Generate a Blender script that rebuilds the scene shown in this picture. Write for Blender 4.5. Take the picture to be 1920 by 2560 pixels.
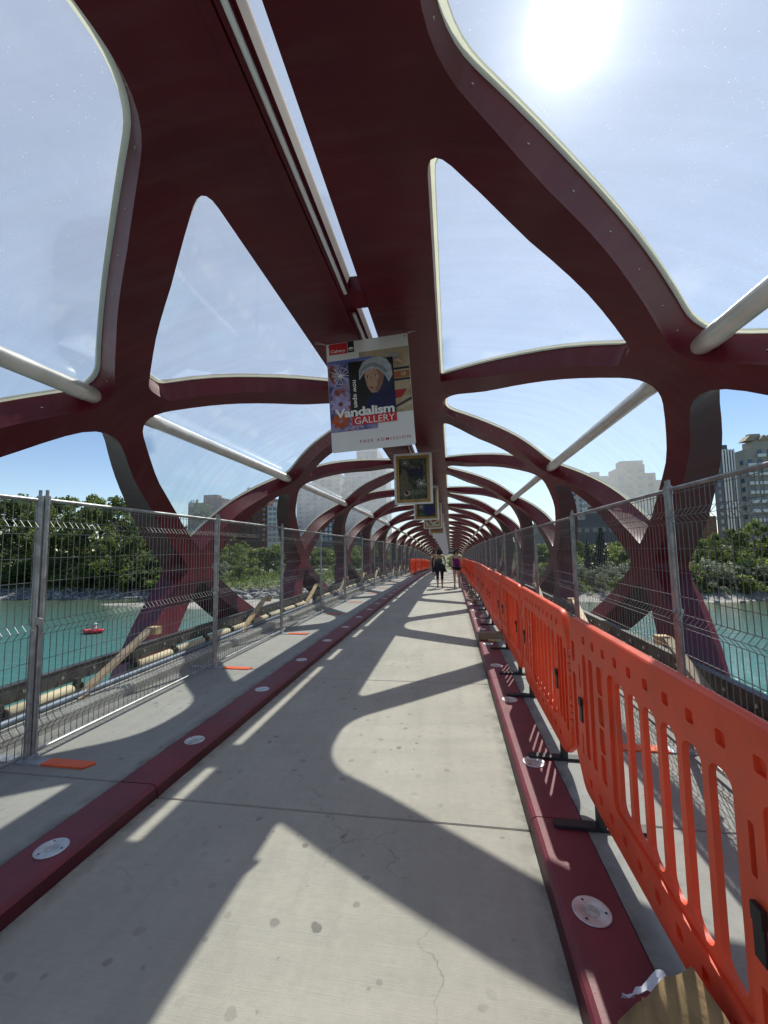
import bpy, bmesh, math, random
from math import sin, cos, pi, radians, sqrt
from mathutils import Vector, Matrix, geometry
random.seed(7)
S = bpy.context.scene
for o in list(bpy.data.objects): bpy.data.objects.remove(o)
# ---------------------------------------------------------------- camera
YAW, PITCH, ROLL, FPX, CX, CH = .1582, .0840, -.0152, 1028.7, .7855, 1.6396
fw = Vector((-sin(YAW)*cos(PITCH), cos(YAW)*cos(PITCH), sin(PITCH)))
rt = Vector((cos(YAW), sin(YAW), 0)); up = rt.cross(fw)
r2 = rt*cos(ROLL)+up*sin(ROLL); u2 = -rt*sin(ROLL)+up*cos(ROLL)
cd = bpy.data.cameras.new('camera'); cam = bpy.data.objects.new('camera', cd)
S.collection.objects.link(cam)
cam.matrix_world = Matrix(((r2.x, u2.x, -fw.x, CX), (r2.y, u2.y, -fw.y, 0), (r2.z, u2.z, -fw.z, CH), (0, 0, 0, 1)))
cd.sensor_fit = 'HORIZONTAL'; cd.sensor_width = 36; cd.lens = 36*FPX/1920
cd.clip_start = .05; cd.clip_end = 6000
S.camera = cam
# ---------------------------------------------------------------- light
SUN = Vector((.2004, .5975, .7765)).normalized()
w = bpy.data.worlds.new('World'); S.world = w; w.use_nodes = True
nt = w.node_tree; nt.nodes.clear()
sky = nt.nodes.new('ShaderNodeTexSky'); sky.sky_type = 'NISHITA'; sky.sun_disc = False
sky.sun_elevation = math.asin(SUN.z); sky.sun_rotation = math.atan2(SUN.x, SUN.y)
sky.altitude = 1000; sky.air_density = 1.0; sky.dust_density = .15; sky.ozone_density = 1.6
bg = nt.nodes.new('ShaderNodeBackground'); bg.inputs[1].default_value = .095
nt.links.new(sky.outputs[0], bg.inputs[0])
# the aureole of bright air round the sun
tc = nt.nodes.new('ShaderNodeTexCoord')
dp = nt.nodes.new('ShaderNodeVectorMath'); dp.operation = 'DOT_PRODUCT'; dp.inputs[1].default_value = SUN
nt.links.new(tc.outputs['Generated'], dp.inputs[0])
def wm(op, a, b=None):
    n = nt.nodes.new('ShaderNodeMath'); n.operation = op
    if isinstance(a, (int, float)): n.inputs[0].default_value = a
    else: nt.links.new(a, n.inputs[0])
    if b is not None:
        if isinstance(b, (int, float)): n.inputs[1].default_value = b
        else: nt.links.new(b, n.inputs[1])
    return n.outputs[0]
d0 = wm('MAXIMUM', dp.outputs['Value'], 0)
core = wm('ADD', wm('MULTIPLY', wm('POWER', d0, 2600.), 30.), wm('MULTIPLY', wm('POWER', d0, 260.), .5))
halo = wm('MULTIPLY', wm('POWER', d0, 50.), .08)
em = nt.nodes.new('ShaderNodeBackground'); em.inputs[0].default_value = (1, .99, .97, 1)
nt.links.new(wm('ADD', core, halo), em.inputs[1])
ad = nt.nodes.new('ShaderNodeAddShader'); ow = nt.nodes.new('ShaderNodeOutputWorld')
nt.links.new(bg.outputs[0], ad.inputs[0]); nt.links.new(em.outputs[0], ad.inputs[1]); nt.links.new(ad.outputs[0], ow.inputs[0])
sl = bpy.data.lights.new('sun', 'SUN'); sl.energy = 4.2; sl.angle = radians(.53); sl.color = (1, .955, .88)
so = bpy.data.objects.new('sun', sl); S.collection.objects.link(so)
so.rotation_euler = (-SUN).to_track_quat('-Z', 'Y').to_euler()
S.view_settings.view_transform = 'Standard'; S.view_settings.look = 'None'
S.view_settings.exposure = .55; S.view_settings.gamma = 1; S.view_settings.use_curve_mapping = False
try:
    S.cycles.transparent_max_bounces = 24; S.cycles.max_bounces = 8
except Exception: pass

# ---------------------------------------------------------------- helpers
COL = S.collection
def link(name, mesh, parent=None, mat=None):
    o = bpy.data.objects.new(name, mesh); COL.objects.link(o)
    if parent: o.parent = parent
    if mat and mesh is not None and not mesh.materials: mesh.materials.append(mat)
    return o
def tag(o, label=None, cat=None, group=None, kind=None):
    if label: o['label'] = label
    if cat: o['category'] = cat
    if group: o['group'] = group
    if kind: o['kind'] = kind
    return o
def empty(name, loc=(0, 0, 0), label=None, cat=None, group=None, kind=None, rot=(0, 0, 0)):
    o = bpy.data.objects.new(name, None); COL.objects.link(o); o.location = loc; o.rotation_euler = rot
    o.empty_display_size = .1
    return tag(o, label, cat, group, kind)
def copy_tree(o, parent=None):
    c = o.copy(); COL.objects.link(c); c.parent = parent
    for ch in o.children: copy_tree(ch, c)
    return c
class MB:
    """a small mesh builder"""
    def __init__(s): s.v = []; s.f = []; s.sm = []
    def add(s, vs, fs, smooth=False):
        n = len(s.v); s.v += [tuple(v) for v in vs]; s.f += [tuple(i+n for i in f) for f in fs]; s.sm += [smooth]*len(fs)
    def box(s, x0, x1, y0, y1, z0, z1, M=None):
        vs = [Vector((x, y, z)) for x in (x0, x1) for y in (y0, y1) for z in (z0, z1)]
        if M: vs = [M @ v for v in vs]
        s.add(vs, [(0, 1, 3, 2), (4, 6, 7, 5), (0, 4, 5, 1), (2, 3, 7, 6), (0, 2, 6, 4), (1, 5, 7, 3)])
    def bar(s, a, b, wx, wy, upv=(0, 0, 1)):
        a = Vector(a); b = Vector(b); d = (b-a); L = d.length; d.normalize()
        x = d.cross(Vector(upv))
        if x.length < 1e-4: x = Vector((1, 0, 0))
        x.normalize(); y = x.cross(d)
        M = Matrix(((x.x, y.x, d.x, a.x), (x.y, y.y, d.y, a.y), (x.z, y.z, d.z, a.z), (0, 0, 0, 1)))
        s.box(-wx/2, wx/2, -wy/2, wy/2, 0, L, M)
    def tube(s, pts, r, n=8, caps=True, smooth=True):
        pts = [Vector(p) for p in pts]; rs = r if isinstance(r, (list, tuple)) else [r]*len(pts)
        vs = []; prev = None
        for i, p in enumerate(pts):
            d = (pts[min(i+1, len(pts)-1)]-pts[max(i-1, 0)]).normalized()
            if prev is None:
                x = d.cross(Vector((0, 0, 1)))
                if x.length < 1e-3: x = d.cross(Vector((0, 1, 0)))
            else: x = prev - d*prev.dot(d)
            x.normalize(); prev = x; y = d.cross(x)
            for k in range(n):
                a = 2*pi*k/n + pi/n; vs.append(p+(x*cos(a)+y*sin(a))*rs[i])
        fs = [(i*n+k, i*n+(k+1) % n, (i+1)*n+(k+1) % n, (i+1)*n+k) for i in range(len(pts)-1) for k in range(n)]
        s.add(vs, fs, smooth)
        if caps: s.add(vs[:n], [tuple(range(n))[::-1]]); s.add(vs[-n:], [tuple(range(n))])
    def disc(s, c, r, n=20, z=0, r0=0):
        c = Vector(c)
        if r0 == 0: s.add([c+Vector((r*cos(2*pi*k/n), r*sin(2*pi*k/n), z)) for k in range(n)], [tuple(range(n))])
        else:
            vs = [c+Vector((q*cos(2*pi*k/n), q*sin(2*pi*k/n), z)) for q in (r0, r) for k in range(n)]
            s.add(vs, [(k, n+k, n+(k+1) % n, (k+1) % n) for k in range(n)])
    def mesh(s, name, sharp=None):
        me = bpy.data.meshes.new(name); me.from_pydata(s.v, [], s.f); me.update()
        me.polygons.foreach_set('use_smooth', s.sm)
        if sharp: me.set_sharp_from_angle(angle=radians(sharp))
        return me
    def build(s, name, mat, parent=None, sharp=40):
        return link(name, s.mesh(name, sharp), parent, mat)

def camz(s): return -.0005*s*s if s > 0 else 0.
def slope(s): return -.001*s if s > 0 else 0.
def on_deck(x, s, z): return (x, s, z+camz(s))

# ---------------------------------------------------------------- materials
def mat(name, base=(.5, .5, .5), rough=.5, metal=0., var=0., scale=8., bump=0., bscale=60., coat=0., spec=.5, col2=None, detail=6, stretch=None):
    m = bpy.data.materials.new(name); m.use_nodes = True; n = m.node_tree; p = n.nodes['Principled BSDF']
    p.inputs['Base Color'].default_value = (*base, 1); p.inputs['Roughness'].default_value = rough
    p.inputs['Metallic'].default_value = metal; p.inputs['Coat Weight'].default_value = coat
    p.inputs['Coat Roughness'].default_value = .12
    p.inputs['Specular IOR Level'].default_value = spec
    tcn = n.nodes.new('ShaderNodeTexCoord'); src = tcn.outputs['Object']
    if stretch:
        mp = n.nodes.new('ShaderNodeMapping'); mp.inputs['Scale'].default_value = stretch
        n.links.new(src, mp.inputs[0]); src = mp.outputs[0]
    if var or col2:
        no = n.nodes.new('ShaderNodeTexNoise'); no.inputs['Scale'].default_value = scale; no.inputs['Detail'].default_value = detail
        n.links.new(src, no.inputs['Vector'])
        rp = n.nodes.new('ShaderNodeValToRGB'); rp.color_ramp.elements[0].position = .3; rp.color_ramp.elements[1].position = .7
        c2 = col2 or tuple(min(1, c*(1+var)) for c in base); c1 = base if col2 else tuple(c*(1-var) for c in base)
        rp.color_ramp.elements[0].color = (*c1, 1); rp.color_ramp.elements[1].color = (*c2, 1)
        n.links.new(no.outputs[0], rp.inputs[0]); n.links.new(rp.outputs[0], p.inputs['Base Color'])
        ro = n.nodes.new('ShaderNodeMapRange'); ro.inputs['To Min'].default_value = max(0.02, rough-.08); ro.inputs['To Max'].default_value = min(1, rough+.1)
        n.links.new(no.outputs[0], ro.inputs[0]); n.links.new(ro.outputs[0], p.inputs['Roughness'])
    if bump:
        nb = n.nodes.new('ShaderNodeTexNoise'); nb.inputs['Scale'].default_value = bscale; nb.inputs['Detail'].default_value = 5
        n.links.new(src, nb.inputs['Vector'])
        b = n.nodes.new('ShaderNodeBump'); b.inputs['Strength'].default_value = bump; b.inputs['Distance'].default_value = .02
        n.links.new(nb.outputs[0], b.inputs['Height']); n.links.new(b.outputs[0], p.inputs['Normal'])
    return m
def nodes(m): return m.node_tree, m.node_tree.nodes['Principled BSDF']
def N(n, t, **kw):
    x = n.nodes.new(t)
    for k, v in kw.items(): setattr(x, k, v)
    return x

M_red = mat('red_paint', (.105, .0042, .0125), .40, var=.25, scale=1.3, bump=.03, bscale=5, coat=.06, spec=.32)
# paint: fine runs of dust
def seams(m):
    n, p = nodes(m); src = p.inputs['Base Color'].links[0].from_socket
    g = N(n, 'ShaderNodeNewGeometry'); x = N(n, 'ShaderNodeSeparateXYZ'); n.links.new(g.outputs['Position'], x.inputs[0])
    a = N(n, 'ShaderNodeMath', operation='MULTIPLY_ADD'); n.links.new(x.outputs[1], a.inputs[0]); a.inputs[1].default_value = 2/5.3456; a.inputs[2].default_value = .18
    f = N(n, 'ShaderNodeMath', operation='FRACT'); n.links.new(a.outputs[0], f.inputs[0])
    r = N(n, 'ShaderNodeMapRange'); r.inputs[1].default_value = .0; r.inputs[2].default_value = .0022; r.inputs[3].default_value = 1; r.inputs[4].default_value = 0; n.links.new(f.outputs[0], r.inputs[0])
    # dust lying in soft runs
    mp = N(n, 'ShaderNodeMapping'); mp.inputs['Scale'].default_value = (1.2, 7, .8); n.links.new(g.outputs['Position'], mp.inputs[0])
    no = N(n, 'ShaderNodeTexNoise'); no.inputs['Scale'].default_value = 1.1; no.inputs['Detail'].default_value = 8; no.inputs['Roughness'].default_value = .65; n.links.new(mp.outputs[0], no.inputs['Vector'])
    r2 = N(n, 'ShaderNodeMapRange'); r2.inputs[1].default_value = .48; r2.inputs[2].default_value = .80; r2.inputs[3].default_value = 0; r2.inputs[4].default_value = .35; n.links.new(no.outputs[0], r2.inputs[0])
    m1 = N(n, 'ShaderNodeMix', data_type='RGBA'); n.links.new(r2.outputs[0], m1.inputs[0]); n.links.new(src, m1.inputs[6]); m1.inputs[7].default_value = (.16, .07, .075, 1)
    m2 = N(n, 'ShaderNodeMix', data_type='RGBA'); n.links.new(r.outputs[0], m2.inputs[0]); n.links.new(m1.outputs[2], m2.inputs[6]); m2.inputs[7].default_value = (.03, .004, .006, 1)
    n.links.new(m2.outputs[2], p.inputs['Base Color'])
seams(M_red)
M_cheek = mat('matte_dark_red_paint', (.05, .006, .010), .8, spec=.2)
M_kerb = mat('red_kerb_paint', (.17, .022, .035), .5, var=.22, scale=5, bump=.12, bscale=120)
def add_chips(m, colr, sc, lo, hi):
    n, p = nodes(m)
    src = p.inputs['Base Color'].links[0].from_socket
    t = N(n, 'ShaderNodeTexCoord'); no = N(n, 'ShaderNodeTexNoise'); no.inputs['Scale'].default_value = sc; no.inputs['Detail'].default_value = 8
    no.inputs['Roughness'].default_value = .75
    n.links.new(t.outputs['Object'], no.inputs['Vector'])
    r = N(n, 'ShaderNodeValToRGB'); r.color_ramp.elements[0].position = lo; r.color_ramp.elements[1].position = hi
    n.links.new(no.outputs[0], r.inputs[0])
    mx = N(n, 'ShaderNodeMix', data_type='RGBA'); n.links.new(r.outputs[0], mx.inputs[0]); n.links.new(src, mx.inputs[6])
    mx.inputs[7].default_value = (*colr, 1); n.links.new(mx.outputs[2], p.inputs['Base Color'])
add_chips(M_kerb, (.45, .36, .34), 9, .72, .735)
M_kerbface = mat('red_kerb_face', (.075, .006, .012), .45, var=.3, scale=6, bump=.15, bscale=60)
add_chips(M_kerbface, (.5, .38, .34), 14, .70, .72)

def concrete(name, base, dark):
    m = bpy.data.materials.new(name); m.use_nodes = True; n, p = nodes(m)
    g = N(n, 'ShaderNodeTexCoord'); gm = N(n, 'ShaderNodeNewGeometry'); P = gm.outputs['Position']
    def noise(sc, det=6, vec=None, rg=.6):
        x = N(n, 'ShaderNodeTexNoise'); x.inputs['Scale'].default_value = sc; x.inputs['Detail'].default_value = det; x.inputs['Roughness'].default_value = rg
        n.links.new(vec or P, x.inputs['Vector']); return x.outputs[0]
    def ramp(s, a, b, ca=0., cb=1.):
        x = N(n, 'ShaderNodeMapRange'); x.inputs[1].default_value = a; x.inputs[2].default_value = b; x.inputs[3].default_value = ca; x.inputs[4].default_value = cb
        n.links.new(s, x.inputs[0]); return x.outputs[0]
    def mix(f, a, b):
        x = N(n, 'ShaderNodeMix', data_type='RGBA'); n.links.new(f, x.inputs[0])
        for i, v in ((6, a), (7, b)):
            if isinstance(v, tuple): x.inputs[i].default_value = (*v, 1)
            else: n.links.new(v, x.inputs[i])
        return x.outputs[2]
    c = mix(ramp(noise(.9), .3, .7), tuple(b*.88 for b in base), tuple(b*1.1 for b in base))
    c = mix(ramp(noise(22, 8), .3, .75, 0, .45), c, tuple(b*.72 for b in base))
    # broom lines across the deck
    mp = N(n, 'ShaderNodeMapping'); mp.inputs['Scale'].default_value = (1.2, 75, 1); n.links.new(P, mp.inputs[0])
    broom = noise(2.2, 3, mp.outputs[0]); c = mix(ramp(broom, .35, .75, 0, .22), c, tuple(b*1.35 for b in base))
    # round gum and oil spots
    vo = N(n, 'ShaderNodeTexVoronoi', feature='F1', voronoi_dimensions='2D'); vo.inputs['Scale'].default_value = 5.6
    wob = N(n, 'ShaderNodeMixRGB'); wob.inputs[0].default_value = .035; n.links.new(P, wob.inputs[1])
    nn = N(n, 'ShaderNodeTexNoise'); nn.inputs['Scale'].default_value = 14; n.links.new(P, nn.inputs['Vector']); n.links.new(nn.outputs[1], wob.inputs[2])
    n.links.new(wob.outputs[0], vo.inputs['Vector'])
    sep = N(n, 'ShaderNodeSeparateColor'); n.links.new(vo.outputs['Color'], sep.inputs[0])
    rad = ramp(sep.outputs[0], .15, 1, 0., .15)
    lt = N(n, 'ShaderNodeMath', operation='SUBTRACT'); n.links.new(rad, lt.inputs[0]); n.links.new(vo.outputs['Distance'], lt.inputs[1])
    spot = ramp(lt.outputs[0], 0, .035); mm = N(n, 'ShaderNodeMath', operation='MULTIPLY'); n.links.new(spot, mm.inputs[0])
    n.links.new(ramp(noise(.8, 2), .42, .62, .12, .72), mm.inputs[1])
    c = mix(mm.outputs[0], c, dark)
    mp2 = N(n, 'ShaderNodeMapping'); mp2.inputs['Scale'].default_value = (5, .35, 1); n.links.new(P, mp2.inputs[0])
    c = mix(ramp(noise(1., 5, mp2.outputs[0]), .45, .8, 0, .35), c, tuple(b*.6 for b in base))
    c = mix(ramp(noise(2.6, 9, None, .75), .5, .78, 0, .4), c, tuple(b*1.28 for b in base))
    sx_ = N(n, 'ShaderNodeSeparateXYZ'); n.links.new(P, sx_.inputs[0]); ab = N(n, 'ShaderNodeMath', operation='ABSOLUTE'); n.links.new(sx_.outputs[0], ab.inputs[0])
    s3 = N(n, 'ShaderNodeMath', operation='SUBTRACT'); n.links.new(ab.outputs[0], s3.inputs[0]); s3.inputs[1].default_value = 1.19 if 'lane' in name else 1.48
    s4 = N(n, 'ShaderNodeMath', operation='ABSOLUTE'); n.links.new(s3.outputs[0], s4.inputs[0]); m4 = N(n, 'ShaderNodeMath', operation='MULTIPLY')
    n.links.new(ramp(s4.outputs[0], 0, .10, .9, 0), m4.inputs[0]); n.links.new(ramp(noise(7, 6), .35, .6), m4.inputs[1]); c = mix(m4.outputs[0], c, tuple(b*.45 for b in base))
    # hairline cracks
    v2 = N(n, 'ShaderNodeTexVoronoi', feature='DISTANCE_TO_EDGE', voronoi_dimensions='2D'); v2.inputs['Scale'].default_value = 1.7
    w2 = N(n, 'ShaderNodeMixRGB'); w2.inputs[0].default_value = .3; n.links.new(P, w2.inputs[1])
    n3 = N(n, 'ShaderNodeTexNoise'); n3.inputs['Scale'].default_value = 5; n3.inputs['Detail'].default_value = 6; n.links.new(P, n3.inputs['Vector']); n.links.new(n3.outputs[1], w2.inputs[2]); n.links.new(w2.outputs[0], v2.inputs['Vector'])
    cr = ramp(v2.outputs['Distance'], .002, .006, .55, 0); m3 = N(n, 'ShaderNodeMath', operation='MULTIPLY'); n.links.new(cr, m3.inputs[0]); n.links.new(ramp(noise(.6, 2), .5, .6), m3.inputs[1])
    c = mix(m3.outputs[0], c, tuple(b*.35 for b in base))
    n.links.new(c, p.inputs['Base Color']); p.inputs['Roughness'].default_value = .8; p.inputs['Specular IOR Level'].default_value = .35
    b = N(n, 'ShaderNodeBump'); b.inputs['Strength'].default_value = .35; b.inputs['Distance'].default_value = .004
    s2 = N(n, 'ShaderNodeMath', operation='ADD'); n.links.new(broom, s2.inputs[0]); n.links.new(noise(160, 4), s2.inputs[1])
    n.links.new(s2.outputs[0], b.inputs['Height']); n.links.new(b.outputs[0], p.inputs['Normal'])
    return m
M_conc = concrete('lane_concrete', (.415, .39, .335), (.12, .115, .105))
M_side = concrete('sidewalk_concrete', (.33, .325, .30), (.17, .165, .155))
M_curb = mat('curb_concrete', (.40, .39, .35), .8, var=.2, scale=6, bump=.2, bscale=80)
M_dark = mat('dark_screw', (.03, .03, .03), .8)  # plain near-black, the own colour of the deck light screws

def glass_mat():
    m = bpy.data.materials.new('dusty_glass'); m.use_nodes = True; n = m.node_tree; n.nodes.remove(n.nodes['Principled BSDF'])
    out = n.nodes['Material Output']
    tr = N(n, 'ShaderNodeBsdfTransparent'); tr.inputs[0].default_value = (.86, .905, .90, 1)
    tl = N(n, 'ShaderNodeBsdfTranslucent'); tl.inputs[0].default_value = (.93, .95, .93, 1)
    gs = N(n, 'ShaderNodeNewGeometry'); ms = N(n, 'ShaderNodeMapping'); ms.inputs['Scale'].default_value = (.35, 8.5, .35); n.links.new(gs.outputs['Position'], ms.inputs[0])
    ns_ = N(n, 'ShaderNodeTexNoise'); ns_.inputs['Scale'].default_value = 1.; ns_.inputs['Detail'].default_value = 2; n.links.new(ms.outputs[0], ns_.inputs['Vector'])
    cr_ = N(n, 'ShaderNodeValToRGB'); cr_.color_ramp.elements[0].position = .35; cr_.color_ramp.elements[1].position = .65
    cr_.color_ramp.elements[0].color = (.815, .86, .85, 1); cr_.color_ramp.elements[1].color = (.90, .94, .93, 1); n.links.new(ns_.outputs[0], cr_.inputs[0]); n.links.new(cr_.outputs[0], tr.inputs[0])
    gl = N(n, 'ShaderNodeBsdfGlossy'); gl.inputs['Roughness'].default_value = .05
    df = N(n, 'ShaderNodeBsdfDiffuse'); df.inputs[0].default_value = (.8, .8, .78, 1)
    g = N(n, 'ShaderNodeNewGeometry'); P = g.outputs['Position']
    mp = N(n, 'ShaderNodeMapping'); mp.inputs['Scale'].default_value = (1, 1.3, 1); n.links.new(P, mp.inputs[0])
    a = N(n, 'ShaderNodeTexNoise'); a.inputs['Scale'].default_value = 1.2; a.inputs['Detail'].default_value = 9; a.inputs['Roughness'].default_value = .7; n.links.new(mp.outputs[0], a.inputs['Vector'])
    b = N(n, 'ShaderNodeTexVoronoi'); b.inputs['Scale'].default_value = 55; n.links.new(P, b.inputs['Vector'])
    r1 = N(n, 'ShaderNodeMapRange'); r1.inputs[1].default_value = .3; r1.inputs[2].default_value = .75; r1.inputs[3].default_value = .20; r1.inputs[4].default_value = .26; n.links.new(a.outputs[0], r1.inputs[0])
    r2_ = N(n, 'ShaderNodeMapRange'); r2_.inputs[1].default_value = .05; r2_.inputs[2].default_value = .16; r2_.inputs[3].default_value = .5; r2_.inputs[4].default_value = 0; n.links.new(b.outputs['Distance'], r2_.inputs[0])
    sp = N(n, 'ShaderNodeSeparateColor'); n.links.new(b.outputs['Color'], sp.inputs[0])
    r3 = N(n, 'ShaderNodeMapRange'); r3.inputs[1].default_value = .6; r3.inputs[2].default_value = 1; n.links.new(sp.outputs[0], r3.inputs[0])
    m1 = N(n, 'ShaderNodeMath', operation='MULTIPLY'); n.links.new(r2_.outputs[0], m1.inputs[0]); n.links.new(r3.outputs[0], m1.inputs[1])
    s = N(n, 'ShaderNodeMath', operation='ADD'); n.links.new(r1.outputs[0], s.inputs[0]); n.links.new(m1.outputs[0], s.inputs[1])
    x1 = N(n, 'ShaderNodeMixShader'); n.links.new(s.outputs[0], x1.inputs[0]); n.links.new(tr.outputs[0], x1.inputs[1]); n.links.new(tl.outputs[0], x1.inputs[2])
    fr = N(n, 'ShaderNodeFresnel'); fr.inputs[0].default_value = 1.35
    x2 = N(n, 'ShaderNodeMixShader'); fm = N(n, 'ShaderNodeMath', operation='MULTIPLY'); n.links.new(fr.outputs[0], fm.inputs[0]); fm.inputs[1].default_value = .16
    n.links.new(fm.outputs[0], x2.inputs[0]); n.links.new(x1.outputs[0], x2.inputs[1]); n.links.new(gl.outputs[0], x2.inputs[2])
    n.links.new(x2.outputs[0], out.inputs[0])
    return m
M_glass = glass_mat()
def translucent_mat(name, col, fac, rough=.5, base=None, var=0, scale=3, tcol=None):
    m = mat(name, base or col, rough, var=var, scale=scale); n, p = nodes(m); out = n.nodes['Material Output']
    t = N(n, 'ShaderNodeBsdfTranslucent'); t.inputs[0].default_value = (*(tcol or col), 1)
    x = N(n, 'ShaderNodeMixShader'); x.inputs[0].default_value = fac
    n.links.new(p.outputs[0], x.inputs[1]); n.links.new(t.outputs[0], x.inputs[2]); n.links.new(x.outputs[0], out.inputs[0]); return m
M_gasket = translucent_mat('pale_gasket', (.85, .86, .70), .55)
M_tube = mat('satin_aluminium_tube', (.78, .76, .72), .38, metal=.35, var=.12, scale=4)
M_light = mat('bright_metal_strip', (.9, .9, .92), .3, metal=.6)
M_ring = mat('brushed_steel_ring', (.62, .62, .62), .42, metal=.6, var=.2, scale=20)
M_lens = mat('frosted_lens', (.42, .44, .42), .3, var=.3, scale=30)
M_galv = mat('galvanised_steel', (.34, .35, .35), .45, metal=.75, var=.3, scale=12)
M_wire = mat('galvanised_wire', (.20, .21, .21), .5, metal=.6, var=.2, scale=20)
M_blue = mat('blue_grey_steel', (.17, .21, .27), .55, metal=.2, var=.25, scale=9)
M_foot = mat('bare_steel_plate', (.38, .41, .46), .5, metal=.3, var=.25, scale=9)
M_or = translucent_mat('orange_plastic', (.80, .085, .022), .22, .42, var=.12, scale=6, tcol=(.95, .16, .03))
n_, p_ = nodes(M_or); sc_ = p_.inputs['Base Color'].links[0].from_socket
oi_ = N(n_, 'ShaderNodeObjectInfo'); hs_ = N(n_, 'ShaderNodeHueSaturation'); n_.links.new(sc_, hs_.inputs['Color'])
for nm_, a_, b_ in (('Value', .95, 1.22), ('Saturation', .9, 1.05)):
    q_ = N(n_, 'ShaderNodeMapRange'); q_.inputs[3].default_value = a_; q_.inputs[4].default_value = b_; n_.links.new(oi_.outputs['Random'], q_.inputs[0]); n_.links.new(q_.outputs[0], hs_.inputs[nm_])
n_.links.new(hs_.outputs[0], p_.inputs['Base Color'])
add_chips(M_or, (.42, .20, .14), 5, .60, .78); add_chips(M_or, (.10, .04, .03), 22, .68, .72)
M_orp = mat('orange_paint', (.85, .13, .03), .5, var=.12, scale=10)
M_black = mat('black_rubber', (.015, .015, .017), .5, var=.3, scale=10)
M_steel = mat('dark_weathered_steel', (.085, .085, .078), .5, metal=.4, var=.55, scale=5, bump=.2, bscale=30)
M_log = mat('pale_peeled_timber', (.55, .47, .31), .65, var=.25, scale=3, stretch=(6, 1, 6), bump=.15, bscale=20)
M_lum = mat('new_lumber', (.58, .42, .22), .6, var=.22, scale=4, stretch=(1, 1, 5), bump=.1, bscale=40)
M_wood2 = mat('grey_lumber', (.32, .25, .17), .7, var=.3, scale=5)
M_card = mat('brown_cardboard', (.27, .18, .085), .85, var=.3, scale=7, bump=.3, bscale=25, stretch=(1, 1, 3))
M_paper = mat('crumpled_paper', (.6, .6, .68), .7, var=.1)
M_string = mat('pale_string', (.5, .5, .5), .6)
M_bolt = mat('bolt_steel', (.5, .5, .48), .4, metal=.7)

# ---------------------------------------------------------------- canopy shell
P_ = 5.3456; S1 = 4.0693; K0, K1 = -1, 14        # bays k: nodes N_k at S1+k*P_
SEC = [(0, 4.13), (.7, 4.11), (1.5, 4.02), (2.3, 3.82), (3.05, 3.42), (3.65, 2.8), (3.93, 2.15), (4.02, 1.6), (3.98, 1.0), (3.8, .4), (3.45, -.2), (2.9, -.7), (2.2, -1.05)]
def catmull(pts, n=24):
    o = []
    q = [(-pts[1][0], pts[1][1])]+pts+[(2*pts[-1][0]-pts[-2][0], 2*pts[-1][1]-pts[-2][1])]
    for i in range(1, len(q)-2):
        for j in range(n):
            t = j/n; r = []
            for a in (0, 1):
                p0, p1, p2, p3 = (q[i-1][a], q[i][a], q[i+1][a], q[i+2][a])
                r.append(.5*(2*p1+(p2-p0)*t+(2*p0-5*p1+4*p2-p3)*t*t+(3*p1-p0-3*p2+p3)*t**3))
            o.append(tuple(r))
    o.append(pts[-1]); return o
SP = catmull(SEC); AL = [0]
for a, b in zip(SP, SP[1:]): AL.append(AL[-1]+math.dist(a, b))
UMAX = AL[-1]
import bisect
def sec(u):
    u = max(0, min(UMAX-1e-6, u)); i = max(0, min(len(SP)-2, bisect.bisect(AL, u)-1)); f = (u-AL[i])/(AL[i+1]-AL[i])
    x = SP[i][0]+(SP[i+1][0]-SP[i][0])*f; z = SP[i][1]+(SP[i+1][1]-SP[i][1])*f
    i0 = max(0, i-3); i1 = min(len(SP)-1, i+4)
    tx = SP[i1][0]-SP[i0][0]; tz = SP[i1][1]-SP[i0][1]; l = math.hypot(tx, tz)
    return x, z, -tz/l, tx/l                       # outward normal
def U(x, z):
    return AL[min(range(len(SP)), key=lambda i: (SP[i][0]-x)**2+(SP[i][1]-z)**2)]
def smooth01(t): t = max(0, min(1, t)); return t*t*(3-2*t)
uN = U(2.95, 3.46); uL = U(4.02, 1.72)
def thick(u): return .15+.11*smooth01((u-.7)/.8)+.04*smooth01((u-1.5)/(uN-1.5))+.12*smooth01((u-uN)/(uL-uN))
def shell(s, u, t, side):
    x, z, nx, nz = sec(u); nx = -nx if nx < 0 and x > .5 and z > 3 else nx
    return Vector((side*(x-nx*t), s, z-nz*t+camz(s)))
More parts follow.
